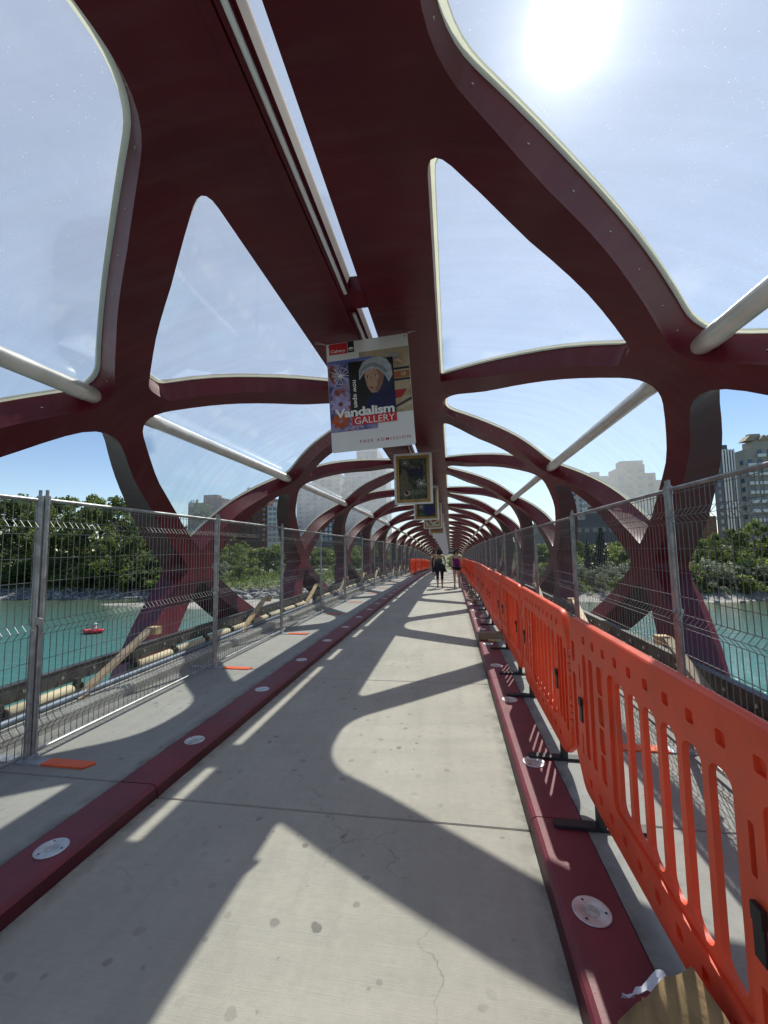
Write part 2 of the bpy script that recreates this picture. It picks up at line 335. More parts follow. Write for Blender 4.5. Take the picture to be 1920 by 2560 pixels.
def loop(poly, radii, off, npts, step=.28, roff=0.):
    """rounded convex polygon in (s,u), offset outwards, fixed point counts"""
    n = len(poly); q = [Vector(p) for p in poly]
    area = sum(q[i].x*q[(i+1) % n].y-q[(i+1) % n].x*q[i].y for i in range(n)); sg = 1 if area > 0 else -1
    lines = []
    for i in range(n):
        d = (q[(i+1) % n]-q[i]).normalized(); nn = Vector((d.y, -d.x))*sg; lines.append((q[i]+nn*off, d))
    V = []
    for i in range(n):
        (p, d), (p2, d2) = lines[i-1], lines[i]
        det = d.x*d2.y-d.y*d2.x; t = ((p2-p).x*d2.y-(p2-p).y*d2.x)/det; V.append(p+d*t)
    out = []
    for i in range(n):
        a = V[i-1]; b = V[i]; c = V[(i+1) % n]; r = radii[i]+roff
        cut = min(r, .45*(a-b).length, .45*(c-b).length); cut = max(cut, .012)
        p0 = b+(a-b).normalized()*cut; p2 = b+(c-b).normalized()*cut
        for j in range(npts+1):
            t = j/npts; out.append(p0*(1-t)**2+b*2*t*(1-t)+p2*t*t)
        # edge to next corner
        r2 = radii[(i+1) % n]+roff; d = V[(i+2) % n]
        cut2 = max(.012, min(r2, .45*(b-c).length, .45*(d-c).length)); e = c+(b-c).normalized()*cut2
        m = max(1, int((Vector(poly[i])-Vector(poly[(i+1) % n])).length/step))
        for j in range(1, m): out.append(p2.lerp(e, j/m))
    return out
h = P_/2
# openings in (s,u); s relative to a node N at 0, next node at P_
u_d = U(.88, 4.1); u_w = uL+.40
TRI = [(-1.83, U(.72, 4.1)), (1.60, U(.72, 4.1)), (.24, U(2.62, 3.66)), (-.10, U(2.57, 3.68))]
DIA = [(h-.44, U(.78, 4.1)), (h+.34, U(.77, 4.1)), (P_-.24, uN+.02), (h, uL-.02), (.24, uN+.02)]
uT = uN+.30
SIDE = [(0, uT), (h-.36, u_w), (.0, u_w+2.05), (-h+.36, u_w)]
LOW = [(h, u_w+.33), (h+2.0, u_w+2.2), (h-2.0, u_w+2.2)]
def tri_in(off):
    off = .01 if off > 0 else off
    return loop(TRI, [.20, .05, .10, .09], off, 5)
def dia_in(off, ro=0.): return loop(DIA, [.30, .30, .36, .0, .36], off, 7, roff=ro)
def side_in(off): return loop(SIDE, [.55, .22, .3, .22], off, 6)
def low_in(off): return loop(LOW, [.14, .1, .1], off, 5)
U0 = .055; U1 = UMAX-.02
def inside(p, L):
    c = False; j = len(L)-1; x, y = p
    for i in range(len(L)):
        a = L[i]; b = L[j]
        if (a.y > y) != (b.y > y) and x < (b.x-a.x)*(y-a.y)/(b.y-a.y)+a.x: c = not c
        j = i
    return c
def cell(off, ro):
    loops = [dia_in(off, ro)]+[[Vector((p.x+k*P_, p.y)) for p in f(off)] for f in (tri_in, side_in) for k in (0, 1)]+[low_in(off)]
    V = []; E = []
    def addloop(L):
        n = len(V); V.extend([Vector((p[0], p[1])) for p in L]); E.extend([(n+i, n+(i+1) % len(L)) for i in range(len(L))])
    nu = 44; ns = 18
    R = [(0, U0+(U1-U0)*i/nu) for i in range(nu)]+[(P_*i/ns, U1) for i in range(ns)]+[(P_, U1-(U1-U0)*i/nu) for i in range(nu)]+[(P_-P_*i/ns, U0) for i in range(ns)]
    addloop(R)
    for L in loops: addloop(L)
    allp = [p for L in loops for p in L]
    for i in range(1, ns):
        for j in range(1, nu):
            p = Vector((P_*i/ns, U0+(U1-U0)*j/nu))
            if any(inside(p, L) for L in loops) or any((p-q).length_squared < .01 for q in allp): continue
            V.append(p)
    vs, es, fs, *_ = geometry.delaunay_2d_cdt(V, E, [], 0, 1e-5)
    F = []
    for f in fs:
        c = sum((vs[i] for i in f), Vector((0, 0)))/len(f)
        if c.x < 0 or c.x > P_ or c.y < U0 or c.y > U1: continue
        if any(inside(c, L) for L in loops): continue
        F.append(tuple(f))
    used = sorted({i for f in F for i in f}); mp = {i: k for k, i in enumerate(used)}
    return [vs[i] for i in used], [tuple(mp[i] for i in f) for f in F]
INNER = cell(.05, .04); OUTER = cell(0., 0.)
def DIAF(o): return dia_in(o, .04 if o > 0 else 0)
def bay_mesh(k, side):
    mb = MB(); s0 = S1+k*P_
    fl = (lambda f: f) if side > 0 else (lambda f: f[::-1])
    for (vs, fs), t in ((INNER, 1), (OUTER, 0)):
        pts = [shell(s0+p.x, p.y, thick(p.y) if t else 0., side) for p in vs]
        mb.add(pts, [fl(f) for f in fs], True)
    # walls of the openings: inner edge, a small ledge, then up to the glass line
    for f, ds in ((DIAF, 0), (tri_in, 0), (side_in, 0), (low_in, 0)):
        A = f(.05); B = f(0.)
        rows = []
        for L, tt in (((A, 1.), (A, .86), (B, .34), (B, 0.)) if f in (tri_in, DIAF) else ((A, 1.), (A.__class__(A), .97), (B, .03), (B, 0.))):
            rows.append([shell(s0+p.x, p.y, thick(p.y)*tt, side) for p in L])
        n = len(A); fs = [fl((i*n+j, i*n+(j+1) % n, (i+1)*n+(j+1) % n, (i+1)*n+j)) for i in range(3) for j in range(n)]
        mb.add([v for r in rows for v in r], fs, True)
    # slit cheek
    return mb
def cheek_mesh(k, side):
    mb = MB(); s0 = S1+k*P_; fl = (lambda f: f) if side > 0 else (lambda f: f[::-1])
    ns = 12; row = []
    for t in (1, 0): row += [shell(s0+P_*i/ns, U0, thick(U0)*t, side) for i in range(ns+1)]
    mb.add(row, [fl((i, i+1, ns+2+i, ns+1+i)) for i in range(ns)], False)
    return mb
bridge = empty('footbridge', (0, 0, 0), 'long maroon steel lattice canopy of the footbridge with curved glass panes', 'bridge')
for k in range(K0, K1):
    for side in (-1, 1):
        bay_mesh(k, side).build('lattice_frame', M_red, bridge, sharp=28)
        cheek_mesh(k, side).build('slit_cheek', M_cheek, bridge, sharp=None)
    mb = MB(); vs = []
    for i in range(13):
        s = S1+k*P_+P_*i/12; vs += [(-.052, s, 4.11+camz(s)), (.052, s, 4.11+camz(s))]
    mb.add(vs, [(2*i, 2*i+1, 2*i+3, 2*i+2) for i in range(12)]); mb.build('slit_glass', M_glass, bridge, sharp=None)
# portal arch closing the far end
mb = MB(); sE = S1+K1*P_
for side in (-1, 1):
    us = [U0+(U1-U0)*i/40 for i in range(41)]
    prof = [(0, .5), (0, -.02), (.3, -.02), (.3, .5)]
    pts = [shell(sE+a, u, b, side) for u in us for a, b in prof]
    mb.add(pts, [(i*4+j, i*4+(j+1) % 4, (i+1)*4+(j+1) % 4, (i+1)*4+j) for i in range(40) for j in range(4)], True)
mb.build('end_arch', mat('pale_end_arch', (.45, .36, .33), .5), bridge)

def pane_mesh(L, ds, k, side, t=.03):
    s0 = S1+k*P_; V = [Vector((p.x, p.y)) for p in L]; n = len(V); E = [(i, (i+1) % n) for i in range(n)]
    x0 = min(p.x for p in L); x1 = max(p.x for p in L); y0 = min(p.y for p in L); y1 = max(p.y for p in L)
    a = x0+.2
    while a < x1:
        b = y0+.2
        while b < y1:
            q = Vector((a, b))
            if inside(q, L) and all((q-p).length_squared > .006 for p in L): V.append(q)
            b += .27
        a += .35
    vs, es, fs, *_ = geometry.delaunay_2d_cdt(V, E, [], 0, 1e-5)
    fs = [tuple(f) for f in fs if inside(sum((vs[i] for i in f), Vector((0, 0)))/len(f), L)]
    mb = MB(); pts = [shell(s0+p.x, p.y, t, side) for p in vs]; mb.add(pts, fs, True)
    return mb
def gasket_mesh(A, B, k, side):
    mb = MB(); s0 = S1+k*P_; n = len(A); rows = []
    for L, t in ((A, .0), (A, .055), (B, .055), (B, .035)):
        rows += [shell(s0+p.x, p.y, t, side) for p in L]
    mb.add(rows, [(i*n+j, i*n+(j+1) % n, (i+1)*n+(j+1) % n, (i+1)*n+j) for i in range(3) for j in range(n)], True)
    return mb
dA, dB, tA, tB = dia_in(0.), dia_in(-.035, 0), tri_in(0.), tri_in(-.03)
for k in range(K0, K1):
    for side in (-1, 1):
        for A, B in ((dA, dB), (tA, tB)):
            g = pane_mesh(A, 0, k, side).build('glass_pane', M_glass, bridge, sharp=None)
            gasket_mesh(A, B, k, side).build('gasket', M_gasket, g, sharp=30)
    # tie tubes along the shoulder
    for side in (-1, 1):
        s0 = S1+k*P_; mb = MB(); pts = []; rs = []
        for d, r in ((.22, .085), (.44, .085), (.45, .09), (.62, .09), (.63, .084), (P_-.63, .084), (P_-.62, .09), (P_-.45, .09), (P_-.44, .085), (P_-.22, .085)):
            s = s0+d; pts.append((side*2.93, s, 3.30+camz(s))); rs.append(r)
        mb.tube(pts, rs, 18); mb.build('tie_tube', M_tube, bridge, sharp=50)
# crosspieces and light strip in the slit
for i in range(int(-2*1), 2*K1):
    s = 3.62+(i)*P_/2
    if s < -4 or s > sE: continue
    mb = MB(); z = 4.0+camz(s); mb.box(-.06, .06, s-.13, s+.13, z-.035, z+.12);
    mb.build('slit_crosspiece', M_red, bridge)
    a = s+.17; b = s+P_/2-.17; za = 3.925+camz(a); zb = 3.925+camz(b)
    mb = MB(); mb.tube([(-.088, a, za+.012), (-.088, b, zb+.012)], .016, 12); mb.build('light_strip', M_light, bridge)
    mb = MB(); mb.bar((-.105, a, za+.036), (-.105, b, zb+.036), .07, .016); mb.build('strip_channel', M_red, bridge)
# a shallow fold along the spine
for side in (-1,):
    for x in (.185,):
        n = 60; mb = MB(); pts = []
        for i in range(n+1):
            s = -1.2+(sE+1.2)*i/n
            for dx, dz in ((-.035, .02), (-.03, -.022), (.03, -.022), (.035, .02)): pts.append((side*(x+dx), s, 3.972+dz*.5+camz(s)))
        mb.add(pts, [(i*4+j, i*4+j+1, i*4+j+5, i*4+j+4) for i in range(n) for j in range(3)], False)
        mb.build('spine_flange', M_red, bridge)

# bolts along the ledge of each near opening
bm = MB(); bm.tube([(0, 0, 0), (0, 0, .008)], .011, 6); me_b = bm.mesh('bolt', 40); me_b.materials.append(M_bolt)
for side in (-1, 1):
    for k in (-1, 0, 1):
        A = dia_in(.03, 0.02); acc = 0; last = A[0]
        for p in A:
            acc += (p-last).length; last = p
            if acc > .27 and p.y < uN+.6:
                acc = 0; o = bpy.data.objects.new('bolt', me_b); COL.objects.link(o); o.parent = bridge
                q = shell(S1+k*P_+p.x, p.y, thick(p.y)*.62, side); o.location = q

# ---------------------------------------------------------------- deck
deck = empty('deck', kind='structure')
J0, JD = 2.6116, 2.573
LW, KW, HK = 1.19, .285, .08
def slab(name, x0, x1, s0, s1, ztop, th, m, bev=.006, parent=deck):
    mb = MB(); g = .004
    vs = []; ss = [s0+g, s0+g+bev, s1-g-bev, s1-g]; zz = [ztop-bev, ztop, ztop, ztop-bev]
    for s, z in zip(ss, zz): vs += [(x0, s, z+camz(s)), (x1, s, z+camz(s))]
    for s in (s1-g, s0+g): vs += [(x0, s, ztop-th+camz(s)), (x1, s, ztop-th+camz(s))]
    mb.add(vs, [(0, 1, 3, 2), (2, 3, 5, 4), (4, 5, 7, 6), (6, 7, 9, 8), (8, 9, 11, 10), (10, 11, 1, 0), (0, 2, 4, 6, 8, 10), (11, 9, 7, 5, 3, 1)])
    return mb.build(name, m, parent, sharp=None)
for i in range(-3, 30):
    a = J0+i*JD; b = a+JD
    slab('concrete_slab', -LW-.002, LW+.002, a, b, 0, .25, M_conc)
    for sd in (-1, 1):
        x0, x1 = sorted((sd*(LW+KW+.006), sd*2.72)); slab('pavement_slab', x0, x1, a, b, HK, .3, M_side)
        x0, x1 = sorted((sd*2.723, sd*2.93))
        # edge upstand with a chamfer
        mb = MB(); g = .005
        pr = [(2.723, HK-.3), (2.723, HK+.09), (2.745, HK+.115), (2.95, HK+.115), (2.95, HK-.3)]
        vs = [(sd*x, s, z+camz(s)) for s in (a+g, b-g) for x, z in pr]; n = 5
        mb.add(vs, [(j, (j+1) % n, n+(j+1) % n, n+j) for j in range(n)]+[tuple(range(n)), tuple(range(2*n-1, n-1, -1))])
        mb.build('edge_upstand', M_curb, deck, sharp=None)
        # the red kerb: leaning face, rounded nose, top
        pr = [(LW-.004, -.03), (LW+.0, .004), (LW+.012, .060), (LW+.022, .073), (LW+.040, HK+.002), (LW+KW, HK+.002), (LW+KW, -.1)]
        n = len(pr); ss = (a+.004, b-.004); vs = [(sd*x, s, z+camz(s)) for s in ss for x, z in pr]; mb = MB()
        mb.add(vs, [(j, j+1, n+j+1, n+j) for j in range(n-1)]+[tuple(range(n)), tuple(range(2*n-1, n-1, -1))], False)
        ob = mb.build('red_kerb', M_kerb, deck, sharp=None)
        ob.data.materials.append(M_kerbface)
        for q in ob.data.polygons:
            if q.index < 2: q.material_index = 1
mb = MB(); n = 40
vs = []
for i in range(n+1):
    s = -6+(sE+9)*i/n; vs += [(-2.95, s, -.32+camz(s)), (2.95, s, -.32+camz(s)), (-2.95, s, -.7+camz(s)), (2.95, s, -.7+camz(s))]
mb.add(vs, [q for i in range(n) for q in ((4*i, 4*i+1, 4*i+5, 4*i+4), (4*i+2, 4*i+6, 4*i+7, 4*i+3), (4*i, 4*i+4, 4*i+6, 4*i+2), (4*i+1, 4*i+3, 4*i+7, 4*i+5))])
mb.build('deck_girder', M_red, deck)
# a dark strip of sealant along each kerb
# round deck lights in the kerb
def make_disc():
    r = empty('deck_light', (0, 0, 0), 'x', 'deck light', 'round steel lights set into the red kerbs')
    mb = MB(); n = 28; pts = []
    for q, z in ((.078, .0), (.076, .003), (.034, .003), (.031, .0005)): pts += [(q*cos(2*pi*i/n), q*sin(2*pi*i/n), z) for i in range(n)]
    mb.add(pts, [(j*n+i, j*n+(i+1) % n, (j+1)*n+(i+1) % n, (j+1)*n+i) for j in range(3) for i in range(n)])
    mb.build('ring', M_ring, r)
    mb = MB(); mb.disc((0, 0, .0015), .031, 20); mb.build('lens', M_lens, r)
    for a in (.3, .3+2*pi/3, .3+4*pi/3):
        mb = MB(); mb.disc((.056*cos(a), .056*sin(a), .0038), .006, 10); mb.build('screw', M_dark, r)
    return r
d0_ = make_disc(); first = True
for i in range(-1, 60):
    for sd in (-1, 1):
        s = 1.9989+1.2325*i
        if s < 1.5 or s > sE-1: continue
        o = d0_ if first else copy_tree(d0_); first = False
        o.location = on_deck(sd*1.335, s, HK+.004); o.rotation_euler = (slope(s), 0, random.uniform(-.6, .6))
        if sd < 0 and i == 0: l = 'round steel deck light nearest the camera in the left red kerb'
        elif sd > 0 and i == 0: l = 'round steel deck light with a broken lens beside the big orange barrier'
        elif sd < 0 and i < 4: l = '%s round steel light along the left red kerb from the camera' % ('', 'second', 'third', 'fourth')[i]
        elif sd > 0 and i < 4: l = '%s round steel light along the right red kerb, shaded by the barriers' % ('', 'second', 'third', 'fourth')[i]
        else: l = 'distant round steel light in the %s red kerb, past the fourth one' % ('left' if sd < 0 else 'right')
        o['label'] = l

# ---------------------------------------------------------------- temporary fence panels
FH = 2.0
def wire_mesh():
    mb = MB(); kinks = []
    for zc in (1.75, .97, .24): kinks += [(zc+.05, 0), (zc, .042), (zc-.05, 0)]
    prof = [(1.975, 0)]+kinks+[(.05, 0)]
    n = 43
    for i in range(n):
        y = .055+i*(2.29/(n-1)); j = random.uniform(-.002, .002)
        mb.tube([(x+j, y+j, z) for z, x in prof], .0026, 4, caps=False, smooth=False)
    for z in (1.93, 1.80, 1.75, 1.70, 1.51, 1.33, 1.15, 1.02, .97, .92, .73, .56, .39, .29, .24, .19, .05):
        x = {1.75: .044, .97: .044, .24: .044}.get(z, .002)
        mb.tube([(x, .02, z), (x, 2.38, z)], .0029, 4, caps=False, smooth=False)
    return mb
def fence_master(side):
    """panel local y 0..2.4, the bent wires towards the lane"""
    r = empty('fence_panel', (0, 0, 0), 'x', 'fence panel', 'temporary wire fence panels along both sides of the deck')
    for y in (0.020, 2.380):
        mb = MB(); mb.tube([(0, y, .03), (0, y, 2.0)], .021, 10); mb.tube([(0, y, 2.0), (0, y, 2.045)], .012, 8)
        p = mb.build('post', M_galv, r)
        mb = MB(); mb.tube([(0, y, 1.93), (0, y, 1.99)], .026, 10); mb.build('collar', M_galv, p)
    mb = MB(); mb.tube([(0, .03, 1.965), (0, 2.37, 1.965)], .017, 10); mb.build('top_rail', M_galv, r)
    mb = MB(); mb.tube([(0, .03, .06), (0, 2.37, .06)], .014, 8); mb.build('bottom_rail', M_galv, r)
    o = wire_mesh().build('wire_mesh', M_wire, r, sharp=None); o['kind'] = 'stuff'
    if side > 0: o.scale.x = -1
    mb = MB(); mb.box(-.33, .14, -.045, .045, .0, .012); mb.box(-.03, .03, -.035, .035, .012, .05)
    f = mb.build('foot', M_foot, r)
    mb = MB(); pts = [(.14, -.045), (.50, -.045), (.535, .03), (.50, .045), (.14, .045)]
    if side > 0: pass
    vs = [(x, y, z) for z in (.0005, .013) for x, y in pts]; n = 5
    mb.add(vs, [tuple(range(n))[::-1], tuple(range(n, 2*n))]+[(i, (i+1) % n, n+(i+1) % n, n+i) for i in range(n)])
    mb.build('painted_tip', M_orp, f); 
    if side > 0: f.scale.x = -1
    mb = MB(); mb.bar((-.035, -.03, 1.05), (.035, .0, 1.02), .02, .05); mb.build('clamp', M_galv, r)
    return r
ordn = ['nearest', 'second', 'third', 'fourth', 'fifth', 'sixth', 'seventh', 'eighth', 'ninth', 'tenth', 'eleventh', 'twelfth']
LP = [.33, 2.76, 5.2, 7.42, 9.82, 12.15]; RP = [-1.7, .95, 3.54, 6.18, 8.8, 11.3]
for P0, sd, X in ((LP, -1, -2.37), (RP, 1, 2.5)):
    while P0[-1] < 74: P0.append(P0[-1]+2.42)
    m = fence_master(sd); first = True
    vis = 0
    for i in range(len(P0)-1):
        a, b = P0[i], P0[i+1]
        o = m if first else copy_tree(m); first = False
        o.location = on_deck(X+random.uniform(-.004, .004), a, HK); o.rotation_euler = (slope((a+b)/2), radians(random.uniform(-.3, .3)), random.uniform(-.004, .004))
        o.scale = (1, (b-a)/2.4, 1+random.uniform(-.006, .006))
        s_ = 'left' if sd < 0 else 'right'
        if i < 11: o['label'] = '%s wire fence panel from the camera on the %s deck edge%s' % (ordn[i], s_, '' if sd < 0 else ', behind orange barriers')
        else: o['label'] = 'distant wire fence panel along the %s edge of the deck' % s_

# ---------------------------------------------------------------- orange plastic barriers
def plate(outline, holes, recs, half, depth):
    """flat moulded panel in (y,z), with through holes and blind recesses on both faces"""
    V = []; E = []
    def al(L):
        n = len(V); V.extend([Vector(p) for p in L]); E.extend([(n+i, n+(i+1) % len(L)) for i in range(len(L))])
    al(outline); [al(L) for L in holes]; [al(L) for L in recs]
    vs, es, fs, *_ = geometry.delaunay_2d_cdt(V, E, [], 0, 1e-6)
    mb = MB()
    OV = [Vector(p) for p in outline]; HV = [[Vector(p) for p in L] for L in holes]; RV = [[Vector(p) for p in L] for L in recs]
    for sg in (1, -1):
        top = []; low = []
        for f in fs:
            c = sum((vs[i] for i in f), Vector((0, 0)))/len(f)
            if not inside(c, OV) or any(inside(c, L) for L in HV): continue
            (low if any(inside(c, L) for L in RV) else top).append(tuple(f) if sg > 0 else tuple(f)[::-1])
        mb.add([(sg*half, p.x, p.y) for p in vs], top); mb.add([(sg*(half-depth), p.x, p.y) for p in vs], low)
        for L in RV:
            n = len(L); mb.add([(sg*x, p.x, p.y) for x in (half, half-depth) for p in L], [(i, (i+1) % n, n+(i+1) % n, n+i) for i in range(n)])
    for L in HV:
        n = len(L); h_ = half-depth if any(inside(L[0], Q) for Q in RV) else half
        mb.add([(x, p.x, p.y) for x in (h_, 0, -h_) for p in L], [(i+r*n, (i+1) % n+r*n, n+(i+1) % n+r*n, n+i+r*n) for r in (0, 1) for i in range(n)])
    # rounded rim
    n = len(OV); c = sum(OV, Vector((0, 0)))/n; rows = []
    for a in (-90, -55, -20, 20, 55, 90):
        k = cos(radians(a))*.014; x = half*sin(radians(a))
        for i in range(n):
            t = (OV[(i+1) % n]-OV[i-1]).normalized(); q = OV[i]+Vector((t.y, -t.x))*k; rows.append((x, q.x, q.y))
    mb.add(rows, [(i+r*n, (i+1) % n+r*n, n+(i+1) % n+r*n, n+i+r*n) for r in range(5) for i in range(n)], True)
    return mb
def rrect(y0, y1, z0, z1, r, n=4):
    o = []
    for cy, cz, a0 in ((y1-r, z0+r, -90), (y1-r, z1-r, 0), (y0+r, z1-r, 90), (y0+r, z0+r, 180)):
        for i in range(n+1):
            a = radians(a0+90*i/n); o.append((cy+r*cos(a), cz+r*sin(a)))
    return o
def rpoly(pts, rad, n=4):
    o = []
    for i in range(len(pts)):
        a, b, c = Vector(pts[i-1]), Vector(pts[i]), Vector(pts[(i+1) % len(pts)])
        k = min(rad[i], .45*(a-b).length, .45*(c-b).length); p0 = b+(a-b).normalized()*k; p2 = b+(c-b).normalized()*k
        o += [tuple(p0*(1-t)**2+b*2*t*(1-t)+p2*t*t) for t in (j/n for j in range(n+1))]
    return o
def barrier_master():
    r = empty('plastic_barrier', (0, 0, 0), 'x', 'barrier', 'orange plastic barriers lined up on the deck')
    # y=0 near end (chamfered top with hinge), y=2 far end
    out = rpoly([(.22, 0), (1.80, 0), (1.985, .20), (1.985, 1.0), (.17, 1.0), (.03, .80), (.03, .13)], [.06, .05, .08, .085, .06, .05, .06], 5)
    holes = []; recs = []
    recs.append(rrect(.40, 1.345, .17, .83, .05))
    for i in range(6): holes.append(rrect(.445+.147*i, .557+.147*i, .195, .805, .045))
    for y, z0, z1 in ((.065, .20, .76), (1.885, .20, .66), (1.885, .73, .86)): recs.append(rrect(y, y+.065, z0, z1, .025))
    for y in (.15, .235, 1.56, 1.67): recs.append(rrect(y, y+.07, .22, .82, .03))
    for y in (1.42,): 
        for z0, z1 in ((.22, .36), (.375, .50), (.515, .66), (.675, .82)): recs.append(rrect(y, y+.075, z0, z1, .02))
    for i in range(10): recs.append(rrect(.28+.155*i, .325+.155*i, .885, .93, .008, 2)); recs.append(rrect(.30+.152*i, .345+.152*i, .07, .115, .008, 2))
    for y in (.345, 1.79):
        holes.append(rrect(y, y+.022, .60, .74, .006, 2)); holes.append(rrect(y, y+.022, .20, .33, .006, 2))
    plate(out, holes, recs, .026, .015).build('panel', M_or, r, sharp=35)
    for z0, z1 in ((.60, .78), (.28, .46)):
        mb = MB()
        for q in range(4):
            a = z0+q*(z1-z0)/4; mb.tube([(0, -.012, a), (0, -.012, a+.035)], .036 if q % 2 == 0 else .030, 12)
        mb.box(-.02, .02, -.01, .05, z0, z1-.01); mb.build('hinge_knuckle', M_or, r)
    mb = MB(); mb.tube([(0, -.012, .76), (0, -.012, .81), (0, -.012, .825)], [.02, .02, .008], 10); mb.build('hinge_pin', M_or, r)
    for y in (.356, 1.801):
        mb = MB(); mb.box(-.034, -.018, y-.028, y+.012, .40, .53); mb.box(-.044, -.030, y-.04, y+.0, .50, .545); mb.build('clip', M_black, r)
    for y in (.36, 1.64):
        mb = MB(); mb.box(-.02, .02, y-.03, y+.03, -.10, .02); f = mb.build('foot_post', M_black, r)
        mb = MB(); mb.add([(x, y+q, z) for z in (-.118, -.10) for x, q in ((-.25, -.02), (-.235, -.032), (.235, -.032), (.25, -.02), (.25, .02), (.235, .032), (-.235, .032), (-.25, .02))],
            [tuple(range(8))[::-1], tuple(range(8, 16))]+[(i, (i+1) % 8, 8+(i+1) % 8, 8+i) for i in range(8)])
        mb.build('foot_bar', M_black, f)
    return r
bmas = barrier_master(); first = True; BX = 1.56
wob = [0, .0, .02, .04, .02, .05, .08, .04, .0, -.03, .0, .05, .07, .03, 0, 0]
for i in range(-1, 36):
    a = .91+2.04*i
    if a+2 < .5: continue
    o = bmas if first else copy_tree(bmas); first = False
    j = wob[i] if 0 <= i < len(wob) else random.uniform(-.03, .05); j2 = wob[i+1] if 0 <= i < len(wob)-1 else j
    o.location = on_deck(BX+j, a, HK+.118); o.rotation_euler = (slope(a+1), random.uniform(-.006, .006), -(j2-j)/2.04); o.scale = (1, 1, .97)
    if i < 0: o['label'] = 'orange plastic barrier cut off by the picture edge, behind the nearest full one'
    elif i == 0: o['label'] = 'big orange plastic barrier at the right picture edge, nearest the camera'
    elif i < 10: o['label'] = '%s orange plastic barrier from the camera in the long right row' % ordn[i]
    else: o['label'] = 'distant orange plastic barrier in the right row, beyond the two women'
for i in range(12):
    a = 27+2.04*i; o = copy_tree(bmas); o.location = on_deck(-1.82+.02*(i % 3), a, HK+.122); o.rotation_euler = (slope(a+1), 0, random.uniform(-.02, .02))
    o['label'] = 'orange barrier at the near end of the short left row' if i == 0 else 'orange barrier further along in the short left row'

# ---------------------------------------------------------------- rail works beyond the fences
mlog = MB(); mlog.tube([(0, .0, 0), (0, .015, 0), (0, .605, 0), (0, .62, 0)], [.044, .055, .055, .044], 12); ml = mlog.mesh('rail_timber', 50); ml.materials.append(M_log)
mbk = MB(); mbk.box(-.035, .035, -.045, .045, -.10, .035); mbk.box(-.02, .02, -.03, .03, .03, .09); mbk.tube([(.04, -.02, -.02), (.06, 0, .05), (.04, .02, -.02)], .008, 6); mk = mbk.mesh('bracket', 40); mk.materials.append(M_steel)
mbt = MB(); mbt.tube([(0, 0, 0), (.014, 0, 0)], .017, 6); mt_ = mbt.mesh('bolt_head', 40); mt_.materials.append(M_bolt)
for sd in (-1, 1):
    r = empty('edge_rail', (sd*3.0, 0, 0), 'stripped handrail of dark steel and pale timber logs along the %s deck edge' % ('left' if sd < 0 else 'right'), 'handrail')
    def put(name, me, x, s, z, sc=1):
        o = bpy.data.objects.new(name, me); COL.objects.link(o); o.parent = r; o.location = (sd*x-sd*3.0, s, z+camz(s)); o.rotation_euler = (slope(s), 0, 0 if sd < 0 else pi); 
        return o
    s = 3.08-.74*6; i = 0
    while s < 76:
        if i % 9 != 7:
            o = put('rail_timber', ml, 3.0, s, .265)
            if sd > 0: o.location.y += .62
        put('bracket', mk, 3.0, s-.06, .27)
        if s < 24: put('bolt_head', mt_, 3.045, s+.18, .40); put('bolt_head', mt_, 3.045, s+.55, .40)
        s += .74; i += 1
    s = -2.4; k = 0
    while s < 76:
        mb = MB(); e = s+2.6
        x0 = sd*.06; X = sorted((x0, x0+sd*.02)); z0, z1 = camz(s), camz(e)
        for a0, a1, b0, b1 in ((.055, .075, .335, .47), (.05, .13, .468, .48), (.05, .13, .325, .336)):
            vs = [(sd*x, y, zz+cz) for y, cz in ((s+.004, z0), (e-.004, z1)) for x, zz in ((a0, b0), (a1, b0), (a1, b1), (a0, b1))]
            mb.add(vs, [(j, (j+1) % 4, 4+(j+1) % 4, 4+j) for j in range(4)]+[(0, 1, 2, 3), (7, 6, 5, 4)])
        mb.build('rail_beam', M_steel, r)
        mb = MB(); mb.tube([(-sd*.09, s, .225+z0), (-sd*.09, e, .225+z1)], .028, 10); mb.build('conduit_pipe', M_blue, r)
        s = e; k += 1
    # leaning braces
    bs = 3.72; i = 0
    while bs < 70:
        t = empty('timber_brace', on_deck(sd*2.93, bs, .2), '', 'brace', 'leaning lumber braces behind the fences', rot=(slope(bs), 0, 0))
        mb = MB(); mb.bar((0, 0, 0), (sd*.03, 1.02, .47), .04, .09, (1, 0, 0)); mb.build('board', M_lum if i % 3 else M_wood2, t)
        mb = MB(); mb.box(min(-sd*.07, sd*.05), max(-sd*.07, sd*.05), .99, 1.09, .40, .49); mb.build('end_block', M_lum, t)
        mb = MB(); mb.bar((-sd*.13, -.05, -.03), (sd*.03, .04, .01), .11, .04); mb.build('base_block', M_wood2, t)
        sn = 'left' if sd < 0 else 'right'
        t['label'] = ('%s leaning lumber brace with a square end block behind the %s fence' % (ordn[i], sn)) if i < 6 else 'distant lumber brace with an end block behind the %s fence' % sn
        bs += 3.25; i += 1

